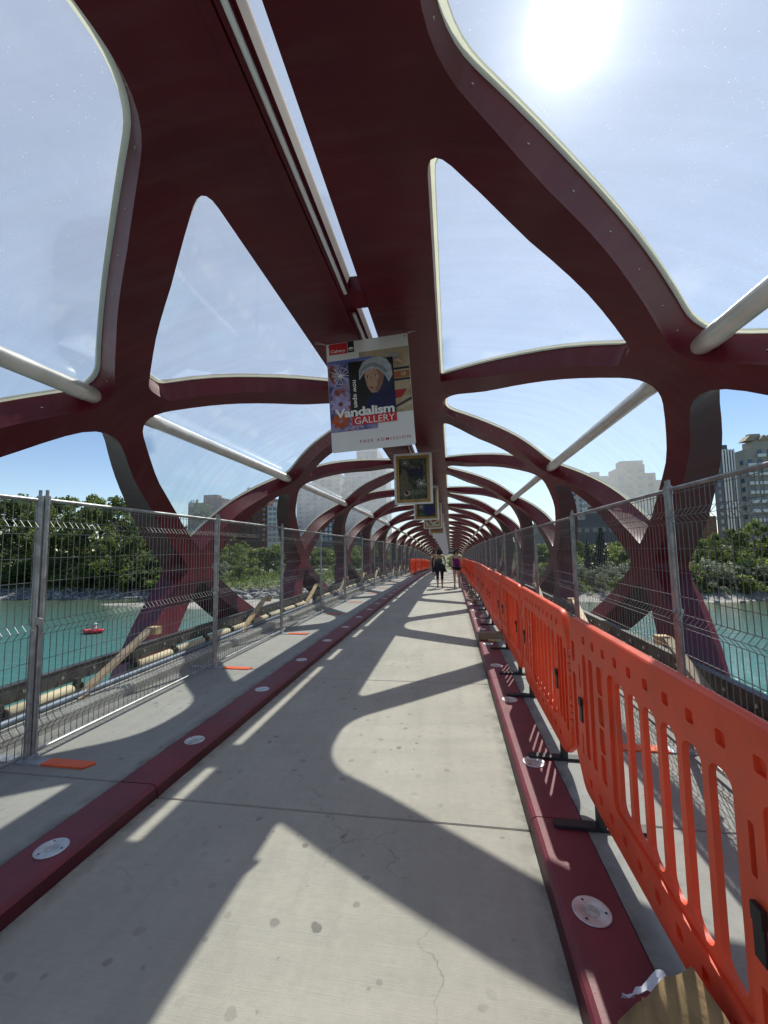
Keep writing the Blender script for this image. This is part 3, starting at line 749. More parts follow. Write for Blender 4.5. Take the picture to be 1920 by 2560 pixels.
# ---------------------------------------------------------------- hanging boards
def emat(name, cols, scale=3, rough=.6, dist=0.):
    m = bpy.data.materials.new(name); m.use_nodes = True; n, p = nodes(m); p.inputs['Roughness'].default_value = rough
    t = N(n, 'ShaderNodeTexCoord'); no = N(n, 'ShaderNodeTexNoise'); no.inputs['Scale'].default_value = scale; no.inputs['Detail'].default_value = 5; no.inputs['Distortion'].default_value = dist
    n.links.new(t.outputs['Object'], no.inputs['Vector']); r = N(n, 'ShaderNodeValToRGB'); els = r.color_ramp.elements
    for i, c in enumerate(cols):
        pos = .3+.4*i/max(1, len(cols)-1)
        e = els[i] if i < 2 else els.new(pos)
        e.position = pos; e.color = (*c, 1)
    n.links.new(no.outputs[0], r.inputs[0]); n.links.new(r.outputs[0], p.inputs['Base Color']); return m
M_white = translucent_mat('white_board', (.78, .78, .80), .12, .5)
M_redp = mat('print_red', (.55, .02, .03), .5); M_redd = mat('print_dark_red', (.40, .015, .05), .5)
M_navy = mat('print_navy', (.012, .015, .03), .5); M_wtxt = mat('print_white', (.8, .8, .8), .5)
M_gold = mat('print_gold', (.42, .27, .08), .45, var=.35, scale=9); M_gold2 = mat('print_gold_dark', (.20, .12, .035), .5, var=.3, scale=12)
BW, BH = .914, 1.235
def flat(name, poly, lay, m, parent):
    """poly in board fractions (x right, y down from the top left); faces -y"""
    y = -.004-.0012*lay; mb = MB(); vs = [((a-.5)*BW, y, -b*BH) for a, b in poly]
    mb.add(vs, [tuple(range(len(vs)))]); return mb.build(name, m, parent, sharp=None)
def R4(x0, x1, y0, y1): return [(x0, y1), (x1, y1), (x1, y0), (x0, y0)]
def ell(cx, cy, rx, ry, n=20, rot=0, jit=0):
    o = []
    for i in range(n):
        a = -2*pi*i/n; q = 1+random.uniform(-jit, jit); x = rx*cos(a)*q; y = ry*sin(a)*q
        o.append((cx+x*cos(rot)-y*sin(rot), cy+(x*sin(rot)+y*cos(rot))*BW/BH))
    return o
def text(name, s, x0, x1, yc, hh, lay, m, parent, bold=0., space=1., vert=False):
    cu = bpy.data.curves.new(name, 'FONT'); cu.body = s; cu.offset = bold; cu.space_character = space; cu.resolution_u = 3
    ob = bpy.data.objects.new(name, cu); COL.objects.link(ob)
    dg = bpy.context.evaluated_depsgraph_get(); me = bpy.data.meshes.new_from_object(ob.evaluated_get(dg)); bpy.data.objects.remove(ob)
    xs = [v.co.x for v in me.vertices]; ys = [v.co.y for v in me.vertices]
    cx, cy = (min(xs)+max(xs))/2, (min(ys)+max(ys))/2; W_, H_ = max(xs)-min(xs), max(ys)-min(ys)
    y = -.004-.0012*lay
    for v in me.vertices:
        a = (v.co.x-cx)/W_; b = (v.co.y-cy)/H_
        if vert: v.co = ((yc-.5+b*hh)*BW, y, -((x0+x1)/2+a*(x1-x0))*BH)
        else: v.co = (((x0+x1)/2-.5+a*(x1-x0))*BW, y, -(yc-b*hh)*BH)
    return link(name, me, parent, m)
def star(name, cx, cy, r, lay, m, parent, n=14):
    mb = MB(); y = -.004-.0012*lay
    def seg(a, b, w=.0035):
        d = Vector((b[0]-a[0], b[1]-a[1])); l = d.length
        if l < 1e-5: return
        q = Vector((-d.y, d.x))/l*w; P = [(a[0]+q.x, a[1]+q.y), (a[0]-q.x, a[1]-q.y), (b[0]-q.x*.4, b[1]-q.y*.4), (b[0]+q.x*.4, b[1]+q.y*.4)]
        mb.add([((px-.5)*BW, y, -py*BH) for px, py in P], [(0, 1, 2, 3)])
    prev = None
    for i in range(n):
        a = 2*pi*i/n+random.uniform(-.15, .15); q = r*random.uniform(.6, 1.1); e = (cx+q*cos(a), cy+q*sin(a)*BW/BH); seg((cx, cy), e)
        mid = (cx+r*.75*cos(a), cy+r*.75*sin(a)*BW/BH)
        if prev and random.random() < .6: seg(prev, mid, .003)
        prev = mid
    return mb.build(name, m, parent, sharp=None)
def board(y, x, ztop, label, tilt=0.):
    t = empty('hanging_board', on_deck(x, y, ztop), label, 'poster', 'boards hung in a row under the spine of the canopy', rot=(slope(y), tilt, 0))
    pts = rrect(-BW/2, BW/2, -BH, 0, .022, 4); n = len(pts); mb = MB()
    mb.add([(a, yy, b) for yy in (-.004, .004) for a, b in pts], [tuple(range(n)), tuple(range(2*n-1, n-1, -1))]+[(i, n+i, n+(i+1) % n, (i+1) % n) for i in range(n)])
    mb.build('sheet', M_white, t, sharp=None)
    for s_ in (-1, 1):
        mb = MB(); ex = s_*.655-x; mb.tube([(s_*(BW/2-.03), 0, -.03), (s_*(BW/2-.005), 0, .0), (ex, 0, 3.965-ztop)], .0028, 5); mb.tube([(s_*(BW/2-.03), 0, -.03), (s_*(BW/2+.02), 0, .012), (ex, 0, 3.985-ztop)], .0028, 5)
        mb.build('cord', M_string, t)
        mb = MB(); mb.tube([(s_*(BW/2-.03), -.007, -.03), (s_*(BW/2-.03), .007, -.03)], .008, 8); mb.build('eyelet', M_steel, t)
    return t
b1 = board(4.28, -.068, 3.93, 'white hanging poster reading Vandalism GALLERY with a portrait of a woman in a cap', -.055)
flat('left_picture', R4(0.003, .575, .165, .82), 1, emat('petal_purple', [(.03, .03, .08), (.10, .09, .28), (.30, .28, .50), (.25, .05, .03), (.05, .03, .03)], 5, dist=1.), b1)
flat('right_picture', R4(.40, .997, .115, .70), 1.5, emat('abstract_beige', [(.20, .15, .08), (.42, .33, .22), (.30, .27, .20)], 4), b1)
for P, c in (([(.78, .22), (.93, .27), (.86, .20)], (.55, .35, .28)), (R4(.79, 1-.005, .30, .32), (.02, .02, .04)), (R4(.79, 1-.005, .40, .42), (.02, .02, .04)), (R4(.80, .99, .335, .395), (.30, .10, .04)),
             (ell(.92, .36, .03, .03), (.6, .5, .3)), ([(.80, .58), (.88, .57), (.95, .50), (.80, .50)], (.35, .02, .03)), ([(.80, .66), (.995, .60), (.995, .575), (.80, .64)], (.03, .03, .05)), (ell(.80, .19, .09, .05, 14), (.30, .30, .28)), ([(.84, .74-.06), (.995, .64), (.995, .61), (.82, .66)], (.5, .4, .28))):
    flat('shape', P, 2.2, mat('print', c, .55, var=.1), b1)
for q in range(9):
    a = 2*pi*q/9; flat('petal', ell(.14+.08*cos(a), .57+.06*sin(a), .055, .03, 12, a), 2.2+.05*q, mat('petal', (.36, .30, .55), .6, var=.3, scale=12), b1)
for q in range(8):
    a = 2*pi*q/8; flat('petal', ell(.13+.07*cos(a), .72+.045*sin(a), .045, .03, 10, a), 2.2+.05*q, mat('petal_orange', (.45, .08, .02), .6, var=.3, scale=12), b1)
    flat('petal', ell(.33+.06*cos(a), .76+.035*sin(a), .04, .02, 10, a), 2.3+.05*q, mat('petal_lilac', (.36, .26, .42), .6, var=.3, scale=12), b1)
flat('sky_strip', R4(.003, .56, .165, .19), 2, mat('print_blue', (.10, .14, .45), .5), b1)
star('crack', .16, .31, .14, 3, M_wtxt, b1)
pt = flat('portrait', R4(.262, .805, .195, .70), 3.2, mat('print_black', (.012, .011, .012), .4), b1)
def pf(P, c, lay, nm='shape'): return flat(nm, P, lay, mat('paint', c, .6, var=.22, scale=14), b1)
pf([(.42, .70), (.805, .70), (.80, .52), (.74, .42), (.66, .44), (.56, .50), (.47, .56)], (.010, .012, .07), 3.6, 'garment')
pf(ell(.70, .42, .09, .12, 20, .2), (.02, .022, .06), 3.7, 'scarf')
pf([(.60, .50), (.53, .50), (.50, .47), (.475, .43), (.45, .34), (.46, .28), (.55, .26), (.66, .29), (.69, .36), (.66, .43), (.63, .47)][::-1], (.42, .26, .19), 3.9, 'face')
pf([(.60, .50), (.66, .43), (.69, .36), (.66, .29), (.60, .29), (.62, .36), (.60, .43), (.57, .48)], (.24, .13, .09), 4.0, 'cheek_shade')
pf([(.385, .37), (.40, .36), (.42, .34), (.46, .30), (.55, .275), (.64, .30), (.70, .36), (.74, .42), (.79, .36), (.78, .27), (.73, .21), (.64, .18), (.54, .18), (.44, .21), (.39, .28)], (.36, .40, .46), 4.2, 'cap')
pf([(.40, .29), (.47, .235), (.58, .225), (.68, .265), (.74, .33), (.69, .33), (.62, .275), (.52, .26), (.44, .29), (.40, .34)], (.22, .23, .25), 4.4, 'cap_band')
for ex in (.485, .585):
    pf(ell(ex, .352, .022, .012, 14), (.55, .5, .46), 4.5, 'eye'); pf(ell(ex+.002, .352, .011, .012, 12), (.01, .008, .008), 4.6, 'iris'); pf(ell(ex, .333, .028, .003, 12), (.10, .06, .04), 4.6, 'brow')
pf([(.525, .35), (.515, .41), (.53, .42), (.548, .412), (.54, .35)], (.36, .21, .15), 4.5, 'nose')
pf(ell(.527, .452, .030, .012, 14), (.35, .07, .06), 4.5, 'lips')
text('lettering', 'now open', .365, .615, .315, .055, 5, M_wtxt, b1, .018, 1., True)
for o in (b1.children[-1],):
    pass
flat('red_label', R4(.27, .805, .695, .775), 4.8, M_redp, b1)
text('lettering', 'Vandalism', .065, .785, .655, .082, 5.6, M_wtxt, b1, .035, .96)
text('lettering', 'GALLERY', .30, .78, .737, .060, 5.6, M_wtxt, b1, 0.)
text('lettering', 'FREE ADMISSION', .35, .945, .925, .027, 1.5, M_redd, b1, .006, 1.45)
flat('city_badge', R4(.035, .262, .004, .105), 1.5, M_redp, b1); text('lettering', 'Calgary', .055, .238, .078, .037, 2.5, M_wtxt, b1, .02)
flat('crest_badge', R4(.268, .345, .001, .102), 1.5, M_navy, b1)
for P in (ell(.306, .064, .012, .016, 12), ell(.287, .066, .009, .014, 8, .4), ell(.325, .066, .009, .014, 8, -.4), R4(.283, .33, .083, .087)): flat('crest', P, 2.6, M_wtxt, b1)
def painting(y, label, cols, shapes, ztop, x=-.05, sc=4):
    t = board(y, x, ztop, label, -.01)
    flat('gilt_frame', R4(.055, .935, .045, .965), 1, M_gold, t); flat('gilt_groove', R4(.085, .905, .068, .942), 2, M_gold2, t)
    flat('gilt_inner', R4(.10, .89, .08, .93), 3, M_gold, t); flat('canvas', R4(.13, .86, .105, .905), 4, emat('canvas_paint', cols, sc, dist=1.2), t)
    for i, (P, c) in enumerate(shapes): flat('figure', P, 5+.1*i, mat('oil_paint', c, .5, var=.35, scale=12), t)
    return t
p2 = painting(9.7, 'hanging board showing a dark painting in a gilt frame, just below the big poster', [(.012, .014, .02), (.03, .04, .03), (.10, .10, .06), (.02, .03, .04)],
    [(ell(.26, .55, .10, .32, 16, 0, .1), (.12, .11, .06)), (ell(.50, .38, .17, .12, 16, 0, .2), (.01, .012, .04)), (ell(.68, .36, .09, .16, 16, 0, .15), (.012, .014, .05)), (ell(.50, .27, .03, .045), (.16, .10, .07)), (ell(.66, .29, .025, .04), (.16, .10, .07)),
     (ell(.55, .77, .28, .07, 18, -.1, .15), (.11, .12, .08)), (ell(.20, .26, .025, .03), (.06, .005, .02)), (ell(.33, .78, .075, .075, 14, 0, .15), (.4, .36, .33)), (ell(.325, .775, .055, .055, 12), (.10, .01, .03))], 3.91)
star('crack', .70, .60, .16, 7, M_wtxt, p2, 13); star('crack', .30, .19, .12, 7, M_string, p2, 12)
p3 = painting(15., 'hanging board with a deep blue night painting in a gilt frame, second behind the poster', [(.012, .014, .012), (.03, .05, .025), (.012, .015, .07)],
    [(ell(.60, .70, .26, .2, 16, .2, .15), (.012, .014, .10)), (ell(.30, .84, .12, .08, 14, 0, .2), (.06, .09, .03))], 3.93)
star('crack', .30, .62, .14, 7, M_wtxt, p3, 9)
painting(20.35, 'hanging board of red shapes on pale canvas, gilt framed, third behind the poster', [(.45, .42, .30), (.5, .48, .36)],
    [(ell(.26, .72, .10, .05, 12, .5, .15), (.25, .03, .03)), (ell(.55, .68, .14, .07, 14, -.3, .2), (.28, .04, .03)), (ell(.75, .78, .10, .04, 12, -.5, .1), (.12, .02, .03)), (ell(.35, .82, .12, .04, 12, .4, .1), (.15, .03, .03)), (ell(.5, .3, .2, .2, 12, 0, .2), (.25, .2, .1))], 3.93, x=-.04)
painting(25.7, 'hanging board with a brown and red painting, fourth behind the poster', [(.15, .08, .04), (.25, .18, .08), (.10, .07, .03)],
    [(ell(.5, .80, .30, .06, 14, 0, .2), (.30, .03, .03)), (ell(.8, .75, .08, .10), (.10, .10, .14))], 3.93, x=-.03)
for i in range(9):
    y = 31.05+5.35*i; t = board(y, -.03, 3.93, 'plain white board, farthest hanging in the row' if i == 8 else 'plain white board hanging in the far half of the row')
    if i == 8: flat('red_band', R4(.01, .99, .93, .985), 1, M_redd, t)

# ---------------------------------------------------------------- litter and timber on the right kerb
t = empty('cardboard_piece', on_deck(1.42, 1.5, HK), 'curved torn piece of brown cardboard against the nearest orange barrier', 'cardboard')
def lerp_path(P, t):
    f = t*(len(P)-1); i = min(int(f), len(P)-2); f -= i; f = f*f*(3-2*f)*.5+f*.5
    return Vector(P[i]).lerp(Vector(P[i+1]), f)
topP = [(1.325, 1.59, .11), (1.365, 1.575, .17), (1.42, 1.545, .265), (1.468, 1.49, .35), (1.485, 1.42, .345), (1.50, 1.33, .32), (1.51, 1.22, .30)]
botP = [(1.295, 1.56, .086), (1.305, 1.49, .086), (1.325, 1.41, .086), (1.355, 1.34, .086), (1.395, 1.28, .086), (1.44, 1.22, .086), (1.50, 1.16, .086)]
mb = MB(); vs = []; n = 25; m_ = 9
for q in (0, 1):
    for i in range(n):
        A = lerp_path(topP, i/(n-1)); B = lerp_path(botP, i/(n-1)); A.z += .006*sin(i*1.1)
        for j in range(m_):
            f = j/(m_-1); p = B.lerp(A, f); bul = sin(f*pi)*.035; vs.append((p.x-1.42-bul+q*.005, p.y-1.5-bul*.4+q*.003, p.z-HK))
mb.add(vs, [(q*n*m_+i*m_+j, q*n*m_+(i+1)*m_+j, q*n*m_+(i+1)*m_+j+1, q*n*m_+i*m_+j+1) for q in (0, 1) for i in range(n-1) for j in range(m_-1)]+[(i*m_+m_-1, (i+1)*m_+m_-1, n*m_+(i+1)*m_+m_-1, n*m_+i*m_+m_-1) for i in range(n-1)], True)
mb.build('sheet', M_card, t, sharp=50)
t2 = empty('paper_scrap', on_deck(1.38, 1.6, HK), 'crumpled pale paper scrap on the red kerb beside the cardboard', 'paper')
mb = MB(); vs = []
for i in range(9):
    for j in range(4):
        f = i/8; vs.append((-.065+.13*f+.004*sin(i*3+j), .03-.02*f-(j-1.5)*.018*(.3+f)+.004*cos(i*2.), .012+.11*f**1.3+.012*((i+j) % 2)+.008*j))
mb.add(vs, [(i*4+j, (i+1)*4+j, (i+1)*4+j+1, i*4+j+1) for i in range(8) for j in range(3)]); mb.build('sheet', M_paper, t2, sharp=None)
t = empty('timber_offcut', on_deck(1.38, 7.3, HK), 'short brown timber offcut lying across the right red kerb', 'timber')
mb = MB(); mb.bar((-.18, -.02, .06), (.24, .06, .06), .13, .11); mb.build('block', M_wood2, t)
mb = MB(); mb.bar((-.02, -.1, .012), (.2, -.12, .012), .09, .02); mb.build('strip', M_lum, t)
for i, (x, s) in enumerate(((1.38, 14.5), (1.42, 15.3), (1.36, 13.2), (1.42, 22), (1.4, 12.1))):
    t = empty('timber_offcut', on_deck(x, s, HK), ('small heap of offcuts on the right kerb beside the woman in purple' if i == 0 else 'small timber offcut on the far right kerb under the barriers'), 'timber', 'offcuts left on the right kerb')
    for q in range(3):
        mb = MB(); a = random.uniform(0, 3); dx, dy = .12*cos(a), .12*sin(a); mb.bar((-dx, -dy, .02+.03*q), (dx, dy, .03+.03*q), .06, .03); mb.build('piece', M_wood2 if q else M_lum, t)

# ---------------------------------------------------------------- river, banks, town
WZ = -5.5; GZ = -3.1
def shore(x):
    pts = [(-400, 60), (-120, 50), (-67, 53.5), (-54, 55), (-39, 55.6), (-31, 55), (-25, 58), (-14, 66), (-6, 68), (2, 62), (8, 57), (14, 54.5), (24, 54), (33, 54.5), (40, 58), (70, 64), (120, 72), (400, 110)]
    for (a, b), (c, d) in zip(pts, pts[1:]):
        if a <= x <= c: return b+(d-b)*smooth01((x-a)/(c-a))
    return 60
def ground_z(x, y):
    d = y-shore(x)
    if d < 0: z = WZ+max(-1.6, d*.35)
    elif d < 7: z = WZ+.05+1.75*smooth01(d/7)
    else: z = -3.75+.65*smooth01((d-7)/14)
    if d > 60: z += .4*smooth01((d-60)/200)
    # the gravel bar
    g = ((x+22)/12.5)**2+((y-50.5-.12*(x+22))/5.2)**2
    z = max(z, WZ+.30*(1-g)) if g < 1.2 else z
    g2 = ((x+30)/17)**2+((y-48.6+.05*(x+30))/2.3)**2
    z = max(z, WZ+.28*(1-g2)) if g2 < 1.2 else z
    return z+.05*sin(x*.9+y*.4)*(.2 if z < -5 else 1)+.04*sin(y*1.3-x*.5)
xs = [-3000, -1500, -700, -400, -250, -160, -120]+[-100+2.*i for i in range(101)]+[120, 160, 250, 400, 700, 1500, 3000]
ys = [40+1.2*i for i in range(60)]+[115, 125, 140, 160, 190, 240, 320, 450, 700, 1200, 2500, 5000]
mb = MB(); vs = [(x, y, ground_z(x, y)) for y in ys for x in xs]; n = len(xs)
mb.add(vs, [(j*n+i, j*n+i+1, (j+1)*n+i+1, (j+1)*n+i) for j in range(len(ys)-1) for i in range(n-1)], True)
mg = bpy.data.materials.new('bank_ground'); mg.use_nodes = True; n_, p_ = nodes(mg)
g_ = N(n_, 'ShaderNodeNewGeometry'); sx = N(n_, 'ShaderNodeSeparateXYZ'); n_.links.new(g_.outputs['Position'], sx.inputs[0])
no_ = N(n_, 'ShaderNodeTexNoise'); no_.inputs['Scale'].default_value = .35; no_.inputs['Detail'].default_value = 10; n_.links.new(g_.outputs['Position'], no_.inputs['Vector'])
rg = N(n_, 'ShaderNodeValToRGB'); rg.color_ramp.elements[0].position = .35; rg.color_ramp.elements[0].color = (.035, .06, .015, 1); rg.color_ramp.elements[1].position = .7; rg.color_ramp.elements[1].color = (.13, .15, .045, 1)
n_.links.new(no_.outputs[0], rg.inputs[0])
no2 = N(n_, 'ShaderNodeTexVoronoi'); no2.inputs['Scale'].default_value = 3.5; n_.links.new(g_.outputs['Position'], no2.inputs['Vector'])
rs = N(n_, 'ShaderNodeValToRGB'); rs.color_ramp.elements[0].color = (.20, .19, .16, 1); rs.color_ramp.elements[1].color = (.42, .40, .35, 1); n_.links.new(no2.outputs['Color'], rs.inputs[0])
ma = N(n_, 'ShaderNodeMath', operation='MULTIPLY_ADD'); n_.links.new(no_.outputs[0], ma.inputs[0]); ma.inputs[1].default_value = 1.2; n_.links.new(sx.outputs[2], ma.inputs[2])
mr = N(n_, 'ShaderNodeMapRange'); mr.inputs[1].default_value = -4.2; mr.inputs[2].default_value = -3.7; n_.links.new(ma.outputs[0], mr.inputs[0])
mx = N(n_, 'ShaderNodeMix', data_type='RGBA'); n_.links.new(mr.outputs[0], mx.inputs[0]); n_.links.new(rs.outputs[0], mx.inputs[6]); n_.links.new(rg.outputs[0], mx.inputs[7])
n_.links.new(mx.outputs[2], p_.inputs['Base Color']); p_.inputs['Roughness'].default_value = .9
tag(mb.build('ground', mg, None, sharp=None), kind='structure')

mw = bpy.data.materials.new('river_water'); mw.use_nodes = True; n_, p_ = nodes(mw)
p_.inputs['Roughness'].default_value = .09; p_.inputs['IOR'].default_value = 1.33
g_ = N(n_, 'ShaderNodeNewGeometry')
mp = N(n_, 'ShaderNodeMapping'); mp.inputs['Scale'].default_value = (.7, 1.5, 1); mp.inputs['Rotation'].default_value = (0, 0, .25); n_.links.new(g_.outputs['Position'], mp.inputs[0])
a1 = N(n_, 'ShaderNodeTexNoise'); a1.inputs['Scale'].default_value = 1.1; a1.inputs['Detail'].default_value = 7; a1.inputs['Roughness'].default_value = .62; a1.inputs['Distortion'].default_value = .6; n_.links.new(mp.outputs[0], a1.inputs['Vector'])
b1_ = N(n_, 'ShaderNodeBump'); b1_.inputs['Strength'].default_value = .75; b1_.inputs['Distance'].default_value = .16; n_.links.new(a1.outputs[0], b1_.inputs['Height']); n_.links.new(b1_.outputs[0], p_.inputs['Normal'])
a2 = N(n_, 'ShaderNodeTexNoise'); a2.inputs['Scale'].default_value = .06; a2.inputs['Detail'].default_value = 3; n_.links.new(mp.outputs[0], a2.inputs['Vector'])
sy = N(n_, 'ShaderNodeSeparateXYZ'); n_.links.new(g_.outputs['Position'], sy.inputs[0])
mr = N(n_, 'ShaderNodeMapRange'); mr.inputs[1].default_value = 28; mr.inputs[2].default_value = 54; n_.links.new(sy.outputs[1], mr.inputs[0])
rr = N(n_, 'ShaderNodeMix', data_type='RGBA'); n_.links.new(mr.outputs[0], rr.inputs[0]); rr.inputs[6].default_value = (.06, .17, .150, 1); rr.inputs[7].default_value = (.075, .10, .055, 1)
n_.links.new(rr.outputs[2], p_.inputs['Base Color'])
mb = MB(); mb.add([(-3000, -600, WZ), (3000, -600, WZ), (3000, 130, WZ), (-3000, 130, WZ)], [(0, 1, 2, 3)])
tag(mb.build('river', mw, None, sharp=None), kind='structure')
# near bank behind the camera
mb = MB(); mb.add([(-3000, -3000, -3), (3000, -3000, -3), (3000, -30, -3), (-3000, -30, -3), (-3000, -22, -6), (3000, -22, -6)], [(0, 1, 2, 3), (3, 2, 5, 4)])
tag(mb.build('near_bank', mg, None, sharp=None), kind='structure')

# rocks
rk = []
for q in range(6):
    bm_ = bmesh.new(); bmesh.ops.create_icosphere(bm_, subdivisions=1, radius=1)
    for v in bm_.verts: v.co *= random.uniform(.72, 1.15); v.co.z *= .62
    me = bpy.data.meshes.new('boulder'); bm_.to_mesh(me); bm_.free(); me.materials.append(None); rk.append(me)
M_rock = mat('pale_river_rock', (.34, .33, .31), .85, var=.3, scale=1.5); M_rock2 = mat('grey_river_rock', (.15, .155, .16), .85, var=.3, scale=2)
for i, me in enumerate(rk): me.materials[0] = M_rock if i % 2 else M_rock2
def big_rock(x, y, r):
    o = bpy.data.objects.new('boulder', random.choice(rk)); COL.objects.link(o); o.location = (x, y, ground_z(x, y)+r*.15); o.scale = (r*random.uniform(.8, 1.4), r*random.uniform(.7, 1.1), r); o.rotation_euler = (0, 0, random.uniform(0, 6))
    lf = x < 0
    tag(o, 'angular riprap boulder at the waterline of the %s far bank' % ('left' if lf else 'right'), 'boulder', 'riprap boulders on the %s bank' % ('left' if lf else 'right'))
for i in range(110):
    x = random.uniform(-66, -27); big_rock(x, shore(x)+random.uniform(-.4, 3.2), random.uniform(.32, .75))
for i in range(30):
    x = random.uniform(-27, -12); big_rock(x, shore(x)+random.uniform(-.3, 3), random.uniform(.25, .6))
for i in range(18):
    x = random.uniform(12, 50); big_rock(x, shore(x)+random.uniform(-.3, 1), random.uniform(.2, .45))
mbs = [MB(), MB()]
for i in range(2600):
    x = random.uniform(-95, -10); y = shore(x)+random.uniform(-.5, 4.2); r = random.uniform(.12, .38); me = random.choice(rk)
    z = ground_z(x, y)+r*.2; c_, s_ = cos(i), sin(i)
    mbs[i % 2].add([(x+(v.co.x*c_-v.co.y*s_)*r, y+(v.co.x*s_+v.co.y*c_)*r, z+v.co.z*r) for v in me.vertices], [tuple(p.vertices) for p in me.polygons])
tag(mbs[0].build('rubble', M_rock, None, sharp=None), kind='stuff'); tag(mbs[1].build('grey_rubble', M_rock2, None, sharp=None), kind='stuff')

# foliage
def leaf_mat(name, c, c2, tr=.5):
    m = bpy.data.materials.new(name); m.use_nodes = True; n, p = nodes(m); out = n.nodes['Material Output']
    g = N(n, 'ShaderNodeNewGeometry'); oi = N(n, 'ShaderNodeObjectInfo')
    r = N(n, 'ShaderNodeMix', data_type='RGBA'); n.links.new(g.outputs['Random Per Island'], r.inputs[0]); r.inputs[6].default_value = (*c, 1); r.inputs[7].default_value = (*c2, 1)
    hs = N(n, 'ShaderNodeHueSaturation'); mr = N(n, 'ShaderNodeMapRange'); mr.inputs[3].default_value = .75; mr.inputs[4].default_value = 1.3; n.links.new(oi.outputs['Random'], mr.inputs[0]); n.links.new(mr.outputs[0], hs.inputs['Value'])
    n.links.new(r.outputs[2], hs.inputs['Color']); n.links.new(hs.outputs[0], p.inputs['Base Color']); p.inputs['Roughness'].default_value = .5
    t = N(n, 'ShaderNodeBsdfTranslucent'); n.links.new(hs.outputs[0], t.inputs[0]); x = N(n, 'ShaderNodeMixShader'); x.inputs[0].default_value = tr
    n.links.new(p.outputs[0], x.inputs[1]); n.links.new(t.outputs[0], x.inputs[2]); n.links.new(x.outputs[0], out.inputs[0]); return m
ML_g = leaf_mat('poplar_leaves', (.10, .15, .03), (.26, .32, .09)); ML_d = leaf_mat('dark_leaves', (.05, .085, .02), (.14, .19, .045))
ML_y = leaf_mat('bright_leaves', (.07, .12, .018), (.16, .21, .05)); ML_w = leaf_mat('silver_leaves', (.10, .13, .07), (.26, .30, .20)); ML_s = leaf_mat('spruce_needles', (.012, .028, .016), (.03, .055, .028), .1)
M_bark = mat('bark', (.10, .08, .06), .9, var=.3, scale=6, bump=.3, bscale=12)
def rnd_dir():
    while True:
        v = Vector((random.uniform(-1, 1), random.uniform(-1, 1), random.uniform(-1, 1)))
        if .05 < v.length < 1: return v.normalized()
def leafq(mb, c, s):
    d = rnd_dir(); e = d.cross(rnd_dir()).normalized(); f = d.cross(e)
    mb.add([c+e*s, c+f*s*.5, c-e*s, c-f*s*.5], [(0, 1, 2, 3)])
def crown(kind, H, n, seed, ls):
    random.seed(seed); mb = MB(); tk = MB()
    lean = Vector((random.uniform(-.04, .04)*H, random.uniform(-.04, .04)*H, 0))
    def tp(t): return Vector((lean.x*t*t, lean.y*t*t, H*t))
    r0 = H*.017+.03
    tk.tube([tp(t/8*.9)+Vector((.02*H*.2*sin(t*2), 0, 0)) for t in range(9)], [r0*(1-.1*t) for t in range(9)], 7)
    cl = []
    if kind == 'big':
        for i in range(60):
            t = random.uniform(.08, .98); R = H*.30*sqrt(max(.05, 1-((t-.52)/.50)**2)); a = random.uniform(0, 6.28); q = sqrt(random.random())*R
            cl.append((tp(t)+Vector((q*cos(a), q*sin(a), 0)), H*random.uniform(.028, .072)))
        for i in range(14):
            a = random.uniform(0, 6.28); q = random.uniform(.02, .2)*H; zt = H*(1.0-.9*(q/H)**1.2*1.6)+random.uniform(-.02, .03)*H
            for e in range(4): cl.append((Vector((q*cos(a), q*sin(a), zt-e*H*.035)), H*(.014+.007*e)))
    elif kind == 'narrow':
        for i in range(16):
            t = random.uniform(.12, .98); R = H*.13*(1.1-t)**.6; a = random.uniform(0, 6.28); cl.append((tp(t)+Vector((R*cos(a), R*sin(a), 0))*random.random(), H*random.uniform(.05, .09)*(1.25-t)))
    elif kind == 'bush':
        for i in range(14):
            a = random.uniform(0, 6.28); q = random.random()*H*.55; cl.append((Vector((q*cos(a), q*sin(a), H*random.uniform(.15, .8)*(1-.4*q/H))), H*random.uniform(.12, .24)))
    if kind == 'spruce':
        for lv in range(26):
            t = .06+.94*lv/26; R = H*.22*(1-t)+.05
            for b in range(9):
                a = random.uniform(0, 6.28); L = R*random.uniform(.75, 1.1)
                for q in range(max(3, n//230)):
                    u = random.random(); leafq(mb, tp(t)+Vector((cos(a)*L*u, sin(a)*L*u, -.25*L*u+random.uniform(-.1, .1))), ls*random.uniform(.6, 1.1))
    else:
        for c, r in cl[:14]:
            b = tp(max(.08, (c.z/H)-.22)); m_ = (b+c)/2+Vector((0, 0, -.02*H)); tk.tube([b, m_, c], [r0*.38, r0*.25, r0*.08], 4, False)
        w_ = [r**1.7 for c, r in cl]; tot = sum(w_)
        for (c, r), ww in zip(cl, w_):
            for q in range(int(n*ww/tot)):
                d = rnd_dir(); rad = r*(.45+.65*random.random()**.6); leafq(mb, c+Vector((d.x*rad, d.y*rad, d.z*rad*.75)), ls*random.uniform(.6, 1.3))
    return mb.mesh('crown'), tk.mesh('trunk')
TPL = {}
